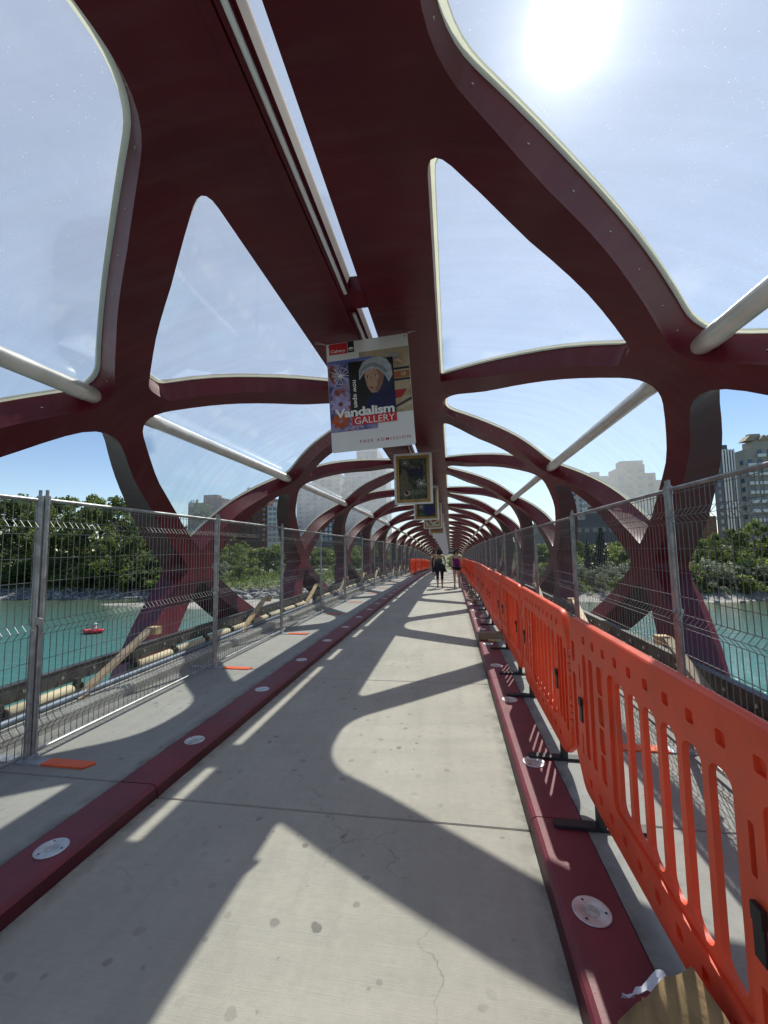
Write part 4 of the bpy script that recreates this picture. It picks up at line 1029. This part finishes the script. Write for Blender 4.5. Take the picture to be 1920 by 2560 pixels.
for key, kind, H, n, ls, m_, vars_ in (('big', 'big', 14, 6500, .22, ML_g, 3), ('dark', 'big', 14, 6500, .22, ML_d, 2), ('narrow', 'narrow', 6, 1800, .15, ML_y, 2), ('bush', 'bush', 2.5, 1400, .11, ML_y, 2), ('silver', 'bush', 3.5, 2200, .12, ML_w, 3), ('gbush', 'bush', 3, 1800, .12, ML_g, 2), ('dbush', 'bush', 3, 1800, .13, ML_d, 2), ('spruce', 'spruce', 10, 2600, .30, ML_s, 1)):
    for v in range(vars_):
        a, b = crown(kind, H, n, hash(key) % 1 + len(key)*31+v*7+int(H*3), ls); a.materials.append(m_); b.materials.append(M_bark); TPL.setdefault(key, []).append((a, b, H))
random.seed(21)
def At(px, Y):
    """x of the point on the horizon in that picture column at distance Y"""
    d = fw*FPX+r2*(px-960)+u2*(1280-1372); return CX+d.x/d.y*Y
def zat(px, Y, py):
    d = fw*FPX+r2*(px-960)+u2*(1280-py); return CH+d.z/d.y*Y
tree_n = {}
def tree(px, Y, top, key, label, group=None, base=None, wide=1.):
    x = At(px, Y); z0 = ground_z(x, Y)-.1 if base is None else base; H = zat(px, Y, top)-z0; a, b, TH = random.choice(TPL[key]); s = H/TH
    nm = {'big': 'poplar_tree', 'dark': 'dark_tree', 'narrow': 'young_poplar', 'bush': 'green_shrub', 'gbush': 'green_shrub', 'dbush': 'dark_shrub', 'silver': 'silver_shrub', 'spruce': 'spruce_tree'}[key]
    t = empty(nm, (x, Y, z0), label, 'shrub' if 'bush' in key or key == 'silver' else 'tree', group, rot=(0, 0, random.uniform(0, 6.28)))
    t.scale = (s*wide, s*wide, s)
    o = link('crown', a, t); o = link('trunk', b, t)
    return t
GL = 'trees massed on the left far bank'
lt = [(-70, 70, 1235), (22, 69, 1243), (62, 74, 1236), (108, 66, 1258), (158, 72, 1243), (212, 68, 1238), (250, 73, 1250), (292, 67, 1243), (335, 71, 1290), (382, 68, 1296), (425, 73, 1318)]
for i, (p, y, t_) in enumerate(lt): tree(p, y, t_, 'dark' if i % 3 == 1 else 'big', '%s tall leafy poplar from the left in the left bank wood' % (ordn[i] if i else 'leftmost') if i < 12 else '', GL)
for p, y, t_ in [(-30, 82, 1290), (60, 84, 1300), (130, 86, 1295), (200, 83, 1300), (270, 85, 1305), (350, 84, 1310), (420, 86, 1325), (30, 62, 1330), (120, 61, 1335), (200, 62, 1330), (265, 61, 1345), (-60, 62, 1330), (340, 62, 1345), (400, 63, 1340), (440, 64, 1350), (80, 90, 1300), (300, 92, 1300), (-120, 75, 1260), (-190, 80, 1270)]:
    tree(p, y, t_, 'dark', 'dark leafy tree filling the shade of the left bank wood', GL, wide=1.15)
tree(308, 57.5, 1384, 'narrow', 'slim bright young poplar on the left riprap, the taller of two')
tree(354, 57.8, 1398, 'narrow', 'slim bright young poplar on the left riprap, the shorter of two', wide=1.2)
tree(492, 82, 1253, 'big', 'tall poplar seen through the glass left of the ghostly tower', wide=.8)
tree(535, 72, 1330, 'big', 'poplar in front of the far left towers, left of the arch', wide=.9)
tree(575, 75, 1318, 'big', 'poplar overlapping the foot of the brick tower', wide=.9)
for i, (p, y, t_, k) in enumerate([(520, 66, 1400, 'silver'), (560, 68, 1398, 'silver'), (600, 66, 1405, 'bush'), (628, 74, 1372, 'narrow'), (650, 76, 1368, 'narrow'), (672, 75, 1375, 'narrow'), (690, 78, 1380, 'narrow'), (610, 72, 1385, 'bush'), (545, 63, 1430, 'bush'), (590, 64, 1440, 'bush'), (500, 61, 1440, 'bush'), (470, 60, 1435, 'narrow'),
        (700, 72, 1420, 'bush'), (735, 78, 1400, 'narrow'), (765, 82, 1378, 'narrow'), (790, 84, 1385, 'narrow'), (745, 70, 1440, 'gbush'), (800, 70, 1432, 'gbush'), (840, 76, 1405, 'gbush'), (870, 90, 1378, 'bush'), (900, 92, 1385, 'bush'), (890, 74, 1425, 'gbush'), (930, 80, 1410, 'gbush'), (770, 66, 1460, 'gbush'), (830, 68, 1455, 'gbush'), (660, 64, 1450, 'bush'), (640, 63, 1462, 'gbush'),
        (940, 95, 1380, 'bush'), (970, 96, 1385, 'gbush'), (1000, 95, 1383, 'bush'), (1040, 92, 1388, 'bush'), (1065, 96, 1382, 'bush'), (1090, 98, 1390, 'bush'), (1125, 97, 1386, 'gbush'), (1150, 96, 1384, 'bush'), (1175, 95, 1382, 'bush'), (1200, 92, 1375, 'gbush'), (1230, 90, 1370, 'gbush')]):
    where = 'left meadow bank' if p < 700 else ('low bank left of the tunnel' if p < 950 else 'end of the bridge tunnel')
    tree(p, y, t_, k, {'silver': 'silvery loose shrub on the %s', 'bush': 'bright green rounded shrub at the %s', 'gbush': 'mid green low shrub at the %s', 'narrow': 'small upright green poplar at the %s'}[k] % where, 'bank growth by the '+where, wide=1.2 if 'bush' in k else 1.)
GR = 'trees and shrubs on the right bank'
for i in range(46):
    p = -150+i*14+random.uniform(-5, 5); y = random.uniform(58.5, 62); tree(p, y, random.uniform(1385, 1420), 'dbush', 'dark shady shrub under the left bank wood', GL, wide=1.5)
for i in range(40):
    p = 440+i*14+random.uniform(-6, 6); y = random.uniform(88, 118); tree(p, y, random.uniform(1352, 1372), random.choice(['bush', 'gbush', 'big', 'dbush']), 'green growth closing the view below the far left towers', 'back row below the left towers', wide=1.4)
for i in range(34):
    p = 1215+i*24+random.uniform(-8, 8); y = random.uniform(84, 110); tree(p, y, random.uniform(1335, 1360), random.choice(['bush', 'gbush', 'dark', 'big']), 'green growth closing the view below the far right towers', 'back row below the right towers', wide=1.3)
tree(1500, 68, 1318, 'spruce', 'dark pointed spruce on the right bank, the taller one', wide=1.25); tree(1468, 72, 1350, 'spruce', 'dark pointed spruce behind the taller one on the right bank')
tree(1388, 84, 1352, 'spruce', 'dark small spruce far right of the tunnel mouth')
for i, (p, y, t_) in enumerate([(1835, 66, 1322), (1890, 70, 1300), (1945, 67, 1310), (1790, 72, 1330), (1740, 75, 1345), (2010, 66, 1290), (2080, 70, 1300)]):
    tree(p, y, t_, 'big' if i % 2 else 'dark', '%s tall green tree on the right bank below the beige tower' % (ordn[i+1] if i else 'nearest'), GR)
for p, y, t_, k in [(1420, 64, 1400, 'silver'), (1450, 62, 1412, 'silver'), (1480, 60, 1420, 'silver'), (1530, 61, 1400, 'silver'), (1560, 63, 1385, 'silver'), (1600, 61, 1400, 'silver'), (1635, 63, 1390, 'silver'), (1670, 60, 1410, 'silver'), (1440, 58, 1445, 'gbush'), (1500, 57.5, 1450, 'silver'), (1550, 58, 1440, 'gbush'), (1610, 58, 1445, 'gbush'), (1660, 58, 1440, 'silver'),
        (1700, 62, 1395, 'silver'), (1730, 60, 1400, 'gbush'), (1760, 62, 1385, 'silver'), (1800, 61, 1392, 'silver'), (1850, 62, 1385, 'silver'), (1900, 62, 1380, 'gbush'), (1720, 58, 1450, 'gbush'), (1780, 58, 1445, 'silver'), (1760, 57.3, 1470, 'gbush'), (1860, 59, 1430, 'gbush'), (1910, 61, 1440, 'bush'),
        (1360, 66, 1400, 'gbush'), (1330, 70, 1395, 'silver'), (1300, 74, 1392, 'gbush'), (1390, 62, 1425, 'gbush'), (1560, 74, 1362, 'bush'), (1600, 76, 1358, 'bush'), (1640, 75, 1362, 'bush'), (1680, 76, 1355, 'bush'), (1540, 80, 1355, 'gbush'), (1430, 80, 1372, 'gbush'), (1350, 84, 1378, 'bush'), (1270, 86, 1380, 'gbush'), (1960, 60, 1420, 'gbush'), (2020, 62, 1400, 'silver'), (2100, 64, 1400, 'gbush')]:
    tree(p, y, t_, k, {'silver': 'pale silvery willow shrub crowding the right waterside', 'bush': 'bright green shrub behind the right waterside willows', 'gbush': 'mid green low shrub among the right waterside willows'}[k], GR, wide=1.3)
# long grass and weeds on the near edge of the banks
mb = MB(); random.seed(5)
for i in range(9000):
    x = random.uniform(-45, 55); y = shore(x)+random.uniform(2.5, 22)
    if abs(x) < 3: continue
    z = ground_z(x, y); a = random.uniform(0, 6.28); hh = random.uniform(.25, .8); c_, s_ = cos(a)*.12, sin(a)*.12
    mb.add([(x-c_, y-s_, z-.05), (x+c_, y+s_, z-.05), (x+c_*.4+.1*s_, y+s_, z+hh)], [(0, 1, 2)])
tag(mb.build('bank_grass', ML_y, None, sharp=None), kind='stuff')
# riverside path with a rail on the left bank
mb = MB(); mb.box(-42, -9, 84, 87, GZ+.02, GZ+.07); tag(mb.build('riverside_path', mat('pale_path', (.42, .40, .36), .85, var=.1), None, sharp=None), kind='structure')
t = empty('timber_rail', (-28, 83.4, GZ), 'low timber rail beside the pale path on the left bank', 'railing')
for i in range(9):
    mb = MB(); mb.box(-8+2*i-.06, -8+2*i+.06, -.06, .06, 0, 1.0); mb.build('rail_post', M_wood2, t)
for z in (.45, .9):
    mb = MB(); mb.box(-8, 8, -.12, -.065, z-.06, z+.06); mb.build('rail', M_wood2, t)

# towers
def tower(name, label, px0, px1, top, Y, m_wall, m_win, depth=None, wx=3.2, wz=3.1, ww=.55, wh=.5, steps=None, extra=None, balc=False, strips=None):
    x0, x1 = At(px0, Y), At(px1, Y); zt = zat((px0+px1)/2, Y, top); W_ = x1-x0; D_ = depth or W_*.8; b0 = GZ-1; H = zt-b0
    t = empty(name, ((x0+x1)/2, Y, b0), label, 'building')
    mb = MB(); secs = steps or [(0, 1, 1.)]
    for i, (a, b, hfr) in enumerate(secs): mb.box(-W_/2+W_*a, -W_/2+W_*b, .002*i, D_-.01*i, 0, H*hfr)
    mb.build('wall', m_wall, t, sharp=None)
    me = MB(); me.box(-ww*wx/2, ww*wx/2, -.06, .05, -wh*wz/2, wh*wz/2); mw_ = me.mesh('window', None); mw_.materials.append(m_win)
    mes = MB(); mes.box(-.06, .05, -ww*3.2/2, ww*3.2/2, -wh*wz/2, wh*wz/2); mws = mes.mesh('window', None); mws.materials.append(m_win)
    mbb = MB(); mbb.box(-wx*.45, wx*.45, -1.1, 0, -.1, .0); mbb.box(-wx*.45, wx*.45, -1.1, -1.02, 0, .9); mbal = mbb.mesh('balcony', None); mbal.materials.append(m_wall if balc != 'w' else M_wtxt)
    cnt = 0
    for a, b, hfr in secs:
        nx = max(1, int(W_*(b-a)/wx)); nz = int(H*hfr/wz)
        for j in range(3, nz):
            for i in range(nx):
                if cnt > 290: break
                xx = -W_/2+W_*(a+(b-a)*(i+.5)/nx); o = bpy.data.objects.new('window', mw_); COL.objects.link(o); o.parent = t; o.location = (xx, 0, (j+.55)*wz); cnt += 1
                if balc and i % 2 == 0: o = bpy.data.objects.new('balcony', mbal); COL.objects.link(o); o.parent = t; o.location = (xx, 0, j*wz)
    # windows on the flank facing the bridge
    sg = 1 if (x0+x1)/2 < 0 else -1; nx = int(D_/3.6)
    for j in range(3, int(H*(secs[-1][2] if sg > 0 else secs[0][2])/wz)):
        for i in range(min(nx, 5)):
            o = bpy.data.objects.new('window', mws); COL.objects.link(o); o.parent = t; o.location = (sg*W_/2, 2+3.6*i, (j+.55)*wz)
    mb = MB(); mb.box(-W_*.2, W_*.2, D_*.3, D_*.6, H*max(s[2] for s in secs), H*max(s[2] for s in secs)+2.6); mb.build('plant_room', m_wall, t, sharp=None)
    if extra: extra(t, W_, D_, H)
    return t
MT_brick = mat('brown_brick', (.20, .105, .075), .85, var=.15, scale=.5); MT_beige = mat('beige_render', (.38, .345, .30), .85, var=.08, scale=.3); MT_white = mat('white_panel', (.62, .62, .62), .7, var=.06, scale=.3)
MT_grey = mat('grey_panel', (.36, .37, .38), .7, var=.08, scale=.3); MT_dark = mat('dark_panel', (.07, .08, .10), .4, var=.1, scale=.3); MT_gold = mat('tan_stone', (.36, .30, .22), .85, var=.08, scale=.3)
MW_b = mat('blue_window_glass', (.05, .09, .16), .12, spec=.8); MW_d = mat('dark_window_glass', (.03, .035, .045), .15, spec=.8); MW_s = mat('sky_window_glass', (.12, .24, .42), .1, spec=.9)
tower('brick_tower', 'brown brick apartment tower with balconies left of the white tower', 578, 668, 1226, 235, MT_brick, MW_b, wx=3.0, balc=True, steps=[(0, .22, .80), (.22, .45, .92), (.45, .8, 1.), (.8, 1, .90)])
tower('white_tower', 'slim white apartment tower with blue window bands beside the brick tower', 669, 702, 1266, 225, MT_white, MW_b, wx=2.6, wz=3.0, ww=.8, wh=.6)
tower('grey_tower', 'brown grey tower half hidden behind poplars, ghostly through the left glass', 468, 553, 1246, 210, MT_brick, MW_d, steps=[(0, .45, .93), (.45, 1, 1.)])
tower('glass_tower', 'blue glass tower striped with white fins behind the left arches', 800, 842, 1290, 250, MT_dark, MW_s, wx=2.2, ww=.8, wh=.75)
tower('slab_tower', 'wide grey slab tower seen pale through the left canopy glass', 741, 852, 1186, 270, MT_grey, MW_d, wx=4.5, steps=[(0, .35, .9), (.35, 1, 1.)])
tower('stepped_tower', 'tallest grey tower seen pale through the glass behind the big poster', 862, 968, 1123, 300, MT_grey, MW_b, wx=4.5, steps=[(0, .3, .86), (.3, .8, 1.), (.8, 1, .9)])
tower('dark_block', 'dark blue office block low behind the left arches', 842, 930, 1318, 260, MT_dark, MW_b, wx=3.4, ww=.8, wh=.6)
tower('end_block', 'low dark building with a pale front band beyond the tunnel mouth', 1070, 1170, 1362, 230, MT_dark, MW_s, wx=5, ww=.9, wh=.6, depth=20)
def gable(t, W_, D_, H):
    for a in (-.5, -.02):
        mb = MB(); x0, x1 = W_*a, W_*(a+.40); xm = (x0+x1)/2
        mb.add([(x0, -.4, H), (x1, -.4, H), (xm, -.4, H+W_*.22), (x0, D_*.6, H), (x1, D_*.6, H), (xm, D_*.6, H+W_*.22)], [(0, 1, 2), (5, 4, 3), (0, 2, 5, 3), (1, 4, 5, 2)]); mb.build('gable', MT_gold, t, sharp=None)
tower('beige_tower', 'beige stone apartment tower with gables at the right picture edge', 1884, 1958, 1100, 150, MT_beige, MW_b, wx=2.7, wz=3., ww=.5, wh=.52, balc='w', steps=[(0, .3, .93), (.3, .7, 1.), (.7, 1, .97)], extra=gable, depth=5)
tower('beige_wing', 'beige stone tower wing cut by the right picture edge', 1960, 2090, 1078, 152, MT_beige, MW_b, wx=2.9, wz=3., ww=.5)
def fins(t, W_, D_, H):
    for i in range(5):
        mb = MB(); x = -W_/2+W_*(i+.5)/5; mb.box(x-.22, x+.22, -.5, -.065, 0, H+.3); mb.build('white_fin', M_wtxt, t, sharp=None)
tower('striped_tower', 'grey tower with white vertical stripes left of the beige tower', 1822, 1858, 1124, 190, MT_dark, MW_b, wx=1.7, ww=.7, wh=.5, extra=fins, depth=6)
tower('pyramid_tower', 'wide stepped tan tower seen pale through the right canopy glass', 1535, 1682, 1160, 185, MT_gold, MW_d, wx=3.2, steps=[(0, .12, .80), (.12, .27, .90), (.27, .62, 1.), (.62, .8, .90), (.8, 1, .82)])
def pyr(t, W_, D_, H):
    mb = MB(); a = W_*.40; mb.add([(-a, -.1, H), (a, -.1, H), (a, D_*.9, H), (-a, D_*.9, H), (0, D_*.45, H+W_*.4)], [(0, 1, 4), (1, 2, 4), (2, 3, 4), (3, 0, 4)]); mb.build('roof', MT_grey, t, sharp=None)
tower('peaked_tower', 'grey tower with a pointed roof behind the second right arch', 1432, 1470, 1198, 240, MT_grey, MW_b, wx=3, ww=.7, extra=pyr)
tower('banded_tower', 'pale grey office tower with window bands right of the peaked tower', 1474, 1532, 1190, 220, MT_grey, MW_d, wx=3.4, ww=.75, wh=.42)
tower('far_block', 'dark glass block low behind the spruces on the right bank', 1440, 1562, 1298, 170, MT_dark, MW_b, wx=2.6, ww=.7, wh=.6)
tower('right_block', 'brown brick block behind the trees below the striped tower', 1762, 1797, 1290, 165, MT_brick, MW_d)
tower('low_block', 'pale low block behind the arches right of the tunnel mouth', 1300, 1420, 1330, 200, MT_grey, MW_d, wx=3.4)
t = empty('yellow_mast', (At(1528, 90), 90, GZ), 'curved yellow arm standing behind the right bank shrubs', 'slide')
mb = MB(); mb.tube([(-.6, 0, 4.9), (-.5, 0, 3.6), (0, 0, 2.4), (.6, 0, 1.6), (1.0, 0, .0)], [.10, .3, .32, .3, .28], 10); mb.build('arm', mat('yellow_paint', (.65, .42, .04), .5), t)

# ---------------------------------------------------------------- people
def skin(name, pts, edges, rad, m, parent, sub=2):
    me = bpy.data.meshes.new(name); me.from_pydata(pts, edges, []); me.update(); o = link(name, me, parent, m)
    sm_ = o.modifiers.new('skin', 'SKIN'); sm_.use_smooth_shade = True
    for i, r in enumerate(rad):
        me.skin_vertices[0].data[i].radius = r if isinstance(r, tuple) else (r, r)
    me.skin_vertices[0].data[0].use_root = True
    ss = o.modifiers.new('sub', 'SUBSURF'); ss.levels = sub; ss.render_levels = sub
    return o
MS = mat('tan_skin', (.42, .24, .16), .55, var=.06, scale=20); MS2 = mat('light_skin', (.52, .32, .23), .55, var=.06, scale=20)
MH = mat('black_hair', (.012, .010, .009), .45, var=.3, scale=30)
def cloth(n, c): return mat(n, c, .85, var=.18, scale=14, bump=.2, bscale=25)
def person(loc, label, H, ms, stride, arms, hair='bun', top=None, bottom=None, shoe=None, legs_bare=.5, female=True, yaw=0., group='people walking on the bridge'):
    """walks towards +y, seen from behind; stride = (left foot dy, right foot dy)"""
    t = empty('person', loc, label, 'person', group, rot=(0, 0, yaw)); k = H/1.68; f = 1.
    sw = .165*k if female else .20*k; hw = .095*k
    V = []; E = []; R = []
    def v(x, y, z, r, p=None):
        V.append((x*1., y, z)); R.append((r[0]*k, r[1]*k) if isinstance(r, tuple) else r*k)
        if p is not None: E.append((p, len(V)-1))
        return len(V)-1
    z = lambda q: q*k
    pel = v(0, 0, z(.94), (.135, .10)); w_ = v(0, .01, z(1.08), (.105, .085), pel); ch_ = v(0, 0, z(1.27), (.125, .095), w_); nk0 = v(0, -.005, z(1.40), (.085, .06), ch_); nk = v(0, .0, z(1.47), .047, nk0); hd0 = v(0, .01, z(1.53), (.062, .068), nk); hd = v(0, .015, z(1.60), (.072, .088), hd0); v(0, .01, z(1.665), (.045, .055), hd)
    ft = []
    for sx, dy in ((-1, stride[0]), (1, stride[1])):
        lift = .10 if dy < -.15 else 0.
        hip = v(sx*hw, 0, z(.88), .092, pel); kn = v(sx*(hw+.005), dy*.5+.03, z(.50), .056, hip); cf = v(sx*(hw+.005), dy*.78, z(.33), .055, kn); an = v(sx*(hw+.002), dy-.03, z(.10+lift), .034, cf)
        hl = v(sx*(hw+.01), dy+.03, z(.045+lift*.7), .036, an); v(sx*(hw+.025), dy+.14, z(.03+lift*.2), (.038, .024), hl); ft.append((sx*(hw+.012), dy, lift))
    hands = []
    for sx, (ox, oy, hx, hy, hz) in zip((-1, 1), arms):
        sh = v(sx*sw, 0, z(1.385), .052, nk0); el = v(sx*(sw+ox), oy, z(1.13), .037, sh); wr = v(sx*(sw+hx), hy, z(hz), .024, el); pm = v(sx*(sw+hx+.005), hy+.02, z(hz-.06), (.022, .034), wr); hands.append((sx, V[pm]))
    skin('body', V, E, R, ms, t)
    for sx, p in hands:
        for q, (dx, L) in enumerate(((-.024, .055), (-.008, .065), (.008, .062), (.024, .05))):
            mb = MB(); mb.tube([(p[0], p[1]+dx, p[2]-.02), (p[0]-sx*.004, p[1]+dx+.004, p[2]-.03-L*.5), (p[0]-sx*.014, p[1]+dx+.01, p[2]-.03-L)], [.009, .0085, .006], 6); mb.build('finger', ms, t)
        mb = MB(); mb.tube([(p[0], p[1]+.02, p[2]+.015), (p[0]-sx*.01, p[1]+.05, p[2]-.015), (p[0]-sx*.012, p[1]+.058, p[2]-.045)], [.011, .009, .007], 6); mb.build('thumb', ms, t)
    # clothes
    if top: 
        col_, zt, wide = top
        P = [(0, 0, z(.84)), (0, .01, z(1.08)), (0, 0, z(1.25)), (0, -.005, z(1.345))]; skin('top', P, [(0, 1), (1, 2), (2, 3)], [((.158+wide)*k, .132*k), ((.125+wide)*k, .102*k), (.140*k, .108*k), (.098*k, .072*k)], col_, t)
        for sx in (-1, 1):
            skin('strap', [(sx*.055*k, -.0, z(1.33)), (sx*.072*k, -.055*k, z(1.40)), (sx*.085*k, 0, z(1.445))], [(0, 1), (1, 2)], [.034*k, .024*k, .022*k], col_, t, 1)
    if bottom:
        col_, frac = bottom
        P = [(0, 0, z(.95))]; E_ = []; R_ = [(.152*k, .12*k)]
        for sx, dy in ((-1, stride[0]), (1, stride[1])):
            P.append((sx*hw, 0, z(.86))); R_.append(.105*k); i0 = len(P)-1; E_.append((0, i0))
            if frac < .5: P.append((sx*(hw+.004), dy*.18+.01, z(.74))); R_.append(.096*k); E_.append((i0, i0+1))
            else:
                P.append((sx*(hw+.005), dy*.5+.03, z(.50))); R_.append(.066*k); E_.append((i0, i0+1)); P.append((sx*(hw+.005), dy*.78, z(.34 if frac < .9 else .16))); R_.append(.063*k); E_.append((i0+1, i0+2))
        skin('trousers' if frac > .5 else 'shorts', P, E_, R_, col_, t)
    for (x, dy, lift) in ft:
        if shoe: skin('shoe', [(x, dy-.02, z(.05+lift*.8)), (x+.006, dy+.05, z(.04+lift*.6)), (x+.01, dy+.17, z(.03+lift*.2))], [(0, 1), (1, 2)], [(.046*k, .042*k), (.046*k, .036*k), (.036*k, .022*k)], shoe, t)
    hh = [(0, -.002, z(1.60)), (0, -.018, z(1.655)), (0, -.03, z(1.56))]
    skin('hair', hh, [(0, 1), (0, 2)], [(.096*k, .104*k), (.078*k, .085*k), (.078*k, .06*k)], MH, t)
    if hair == 'long':
        for dx, dz in ((-.03, 0), (.03, .01), (.0, -.02)): skin('lock', [(dx, -.05, z(1.60)), (dx*1.9, -.085, z(1.52)), (dx*2.4, -.075, z(1.45+dz))], [(0, 1), (1, 2)], [.060*k, .055*k, .03*k], MH, t, 1)
        skin('ponytail', [(.03, -.06, z(1.66)), (.10, -.09, z(1.62)), (.125, -.09, z(1.52)), (.11, -.08, z(1.45))], [(0, 1), (1, 2), (2, 3)], [.03*k, .032*k, .026*k, .012*k], MH, t, 1)
    if hair == 'bun': skin('bun', [(0, -.05, z(1.70)), (0, -.06, z(1.73))], [(0, 1)], [.042*k, .028*k], MH, t, 1)
    for sx in (-1, 1):
        mb = MB(); mb.tube([(sx*.074*k, .012, z(1.575)), (sx*.084*k, .0, z(1.595)), (sx*.076*k, .005, z(1.615))], [.008, .014, .008], 6); mb.build('ear', ms, t)
    return t
yA = 18.0
wA = person(on_deck(.30, yA, .0), 'woman in grey tank top with navy jacket tied round her waist', 1.66, MS, (.10, -.12), ((.075, -.03, .07, .02, .88), (.085, .03, .06, .06, .90)), 'long', (cloth('grey_knit', (.055, .06, .07)), 0, .0), (cloth('navy_leggings', (.008, .010, .022)), .7), cloth('black_shoe', (.015, .015, .016)))
# jacket tied at the waist, its tails hanging out behind
mj = cloth('navy_jacket', (.012, .014, .024))
mb = MB(); n = 15; vs = []
for r_, (zz, rx, ry) in enumerate(((1.07, .135, .115), (.98, .175, .145), (.88, .205, .17), (.74, .24, .20))):
    for i in range(n):
        a = pi*1.0+pi*i/(n-1)*1.; a = radians(160+220*i/(n-1)); k_ = 1+(.07*sin(i*2.1) if r_ > 1 else 0); dz = (-.06*abs(sin(i*.45+.2))*(r_ == 3)); vs.append((rx*k_*cos(a)*1.02, ry*k_*sin(a)-.01, zz+dz))
mb.add(vs, [(r_*n+i, r_*n+i+1, (r_+1)*n+i+1, (r_+1)*n+i) for r_ in range(3) for i in range(n-1)], True); o = mb.build('tied_jacket', mj, wA, sharp=None)
sd_ = o.modifiers.new('solid', 'SOLIDIFY'); sd_.thickness = .015
for sx in (-1, 1):
    mb = MB(); mb.add([(sx*.12, -.08, 1.02), (sx*.20, -.10, .98), (sx*.27, -.07, .80), (sx*.33, -.05, .66), (sx*.24, -.08, .70), (sx*.17, -.11, .80)], [(0, 1, 2, 5), (2, 3, 4, 5)] if sx < 0 else [(5, 2, 1, 0), (5, 4, 3, 2)], True); o = mb.build('jacket_sleeve', mj, wA, sharp=None)
    o.modifiers.new('solid', 'SOLIDIFY').thickness = .03
person(on_deck(1.02, 18.1, 0), 'woman in purple racerback tank top and black shorts with hair tied up', 1.64, MS2, (-.22, .12), ((.06, .0, .055, .05, .88), (.065, -.03, .06, -.04, .88)), 'bun', (cloth('purple_knit', (.14, .008, .13)), 0, .03), (cloth('black_shorts', (.02, .006, .018)), .3), cloth('dark_sandal', (.03, .018, .015)))
person(on_deck(-.42, 30.5, 0), 'man in dark navy clothes walking far ahead on the left', 1.72, MS, (.12, -.12), ((.05, 0, .05, 0, .86), (.05, 0, .05, .05, .86)), 'short', (cloth('navy_shirt', (.012, .016, .045)), 0, .02), (cloth('navy_trousers', (.01, .012, .03)), .95), cloth('black_shoe', (.015, .015, .016)), female=False)
person(on_deck(1.05, 34, 0), 'distant walker in black seen between the two women', 1.70, MS2, (.1, -.1), ((.05, 0, .05, 0, .86), (.05, 0, .05, .05, .86)), 'short', (cloth('black_shirt', (.015, .015, .017)), 0, .0), (cloth('pale_trousers', (.4, .4, .42)), .95), cloth('white_shoe', (.5, .5, .5)), female=False)
# raft with paddler
rx, ry = -30.2, 32.2
t = empty('inflatable_raft', (rx, ry, WZ+.05), 'small red inflatable raft afloat on the left side of the river', 'raft', rot=(0, 0, .25))
t.scale = (.72, .72, .72)
mb = MB(); pts = [(1.05*cos(2*pi*i/20), .48*sin(2*pi*i/20), .16+.08*abs(cos(2*pi*i/20))**4) for i in range(21)]; mb.tube(pts, .19, 10, caps=False); mb.build('tube', mat('red_rubber', (.6, .03, .04), .4), t)
mb = MB(); mb.tube([(0, 0, .03), (0, 0, .08)], .5, 16); o = mb.build('floor', M_black, t); o.scale = (1.9, .85, 1)
pp = empty('person', (rx+.15, ry, WZ+.05), 'paddler in white hat sitting in the red raft', 'person')
pp.scale = (.8, .8, .8)
skin('body', [(0, 0, .25), (0, 0, .50), (0, 0, .72), (0, 0, .86), (-.35, .1, .30), (-.7, .1, .28), (-.35, -.1, .30), (-.7, -.1, .28), (-.12, .22, .55), (-.32, .26, .50), (-.12, -.22, .55), (-.32, -.26, .55)], [(0, 1), (1, 2), (2, 3), (0, 4), (4, 5), (0, 6), (6, 7), (2, 8), (8, 9), (2, 10), (10, 11)], [.17, .16, .10, .09, .085, .06, .085, .06, .05, .035, .05, .035], MS2, pp)
skin('shirt', [(0, 0, .28), (0, 0, .50), (0, 0, .68)], [(0, 1), (1, 2)], [.19, .18, .15], M_wtxt, pp)
mb = MB(); mb.tube([(0, 0, .93), (0, 0, .95), (0, 0, .96), (0, 0, 1.05)], [.22, .22, .13, .10], 12); mb.build('hat', M_wtxt, pp)
t = empty('paddle', (rx-.15, ry, WZ+.6), 'dark paddle held by the raft paddler', 'paddle'); mb = MB(); mb.tube([(-.6, -.5, -.35), (.6, .5, .45)], .018, 6); mb.build('shaft', M_black, t)
for s_ in (-1, 1):
    mb = MB(); mb.bar((s_*.6, s_*.5, .05+s_*.4), (s_*.8, s_*.66, .05+s_*.52), .14, .02); mb.build('blade', M_black, t)

# labels: shrubs and trees that share a description are told apart by their order in view
W20 = ['first', 'second', 'third', 'fourth', 'fifth', 'sixth', 'seventh', 'eighth', 'ninth', 'tenth', 'eleventh', 'twelfth', 'thirteenth', 'fourteenth', 'fifteenth', 'sixteenth', 'seventeenth', 'eighteenth', 'nineteenth', 'twentieth']
by = {}
for o in bpy.data.objects:
    if o.parent is None and o.get('category') in ('tree', 'shrub'): by.setdefault(o['label'], []).append(o)
for l, L in by.items():
    if 1 < len(L) <= 20 and len(l.split()) <= 12:
        L.sort(key=lambda o: (o.location.x-CX)/o.location.y)
        for i, o in enumerate(L): o['label'] = l+', '+W20[i]+' from the left'
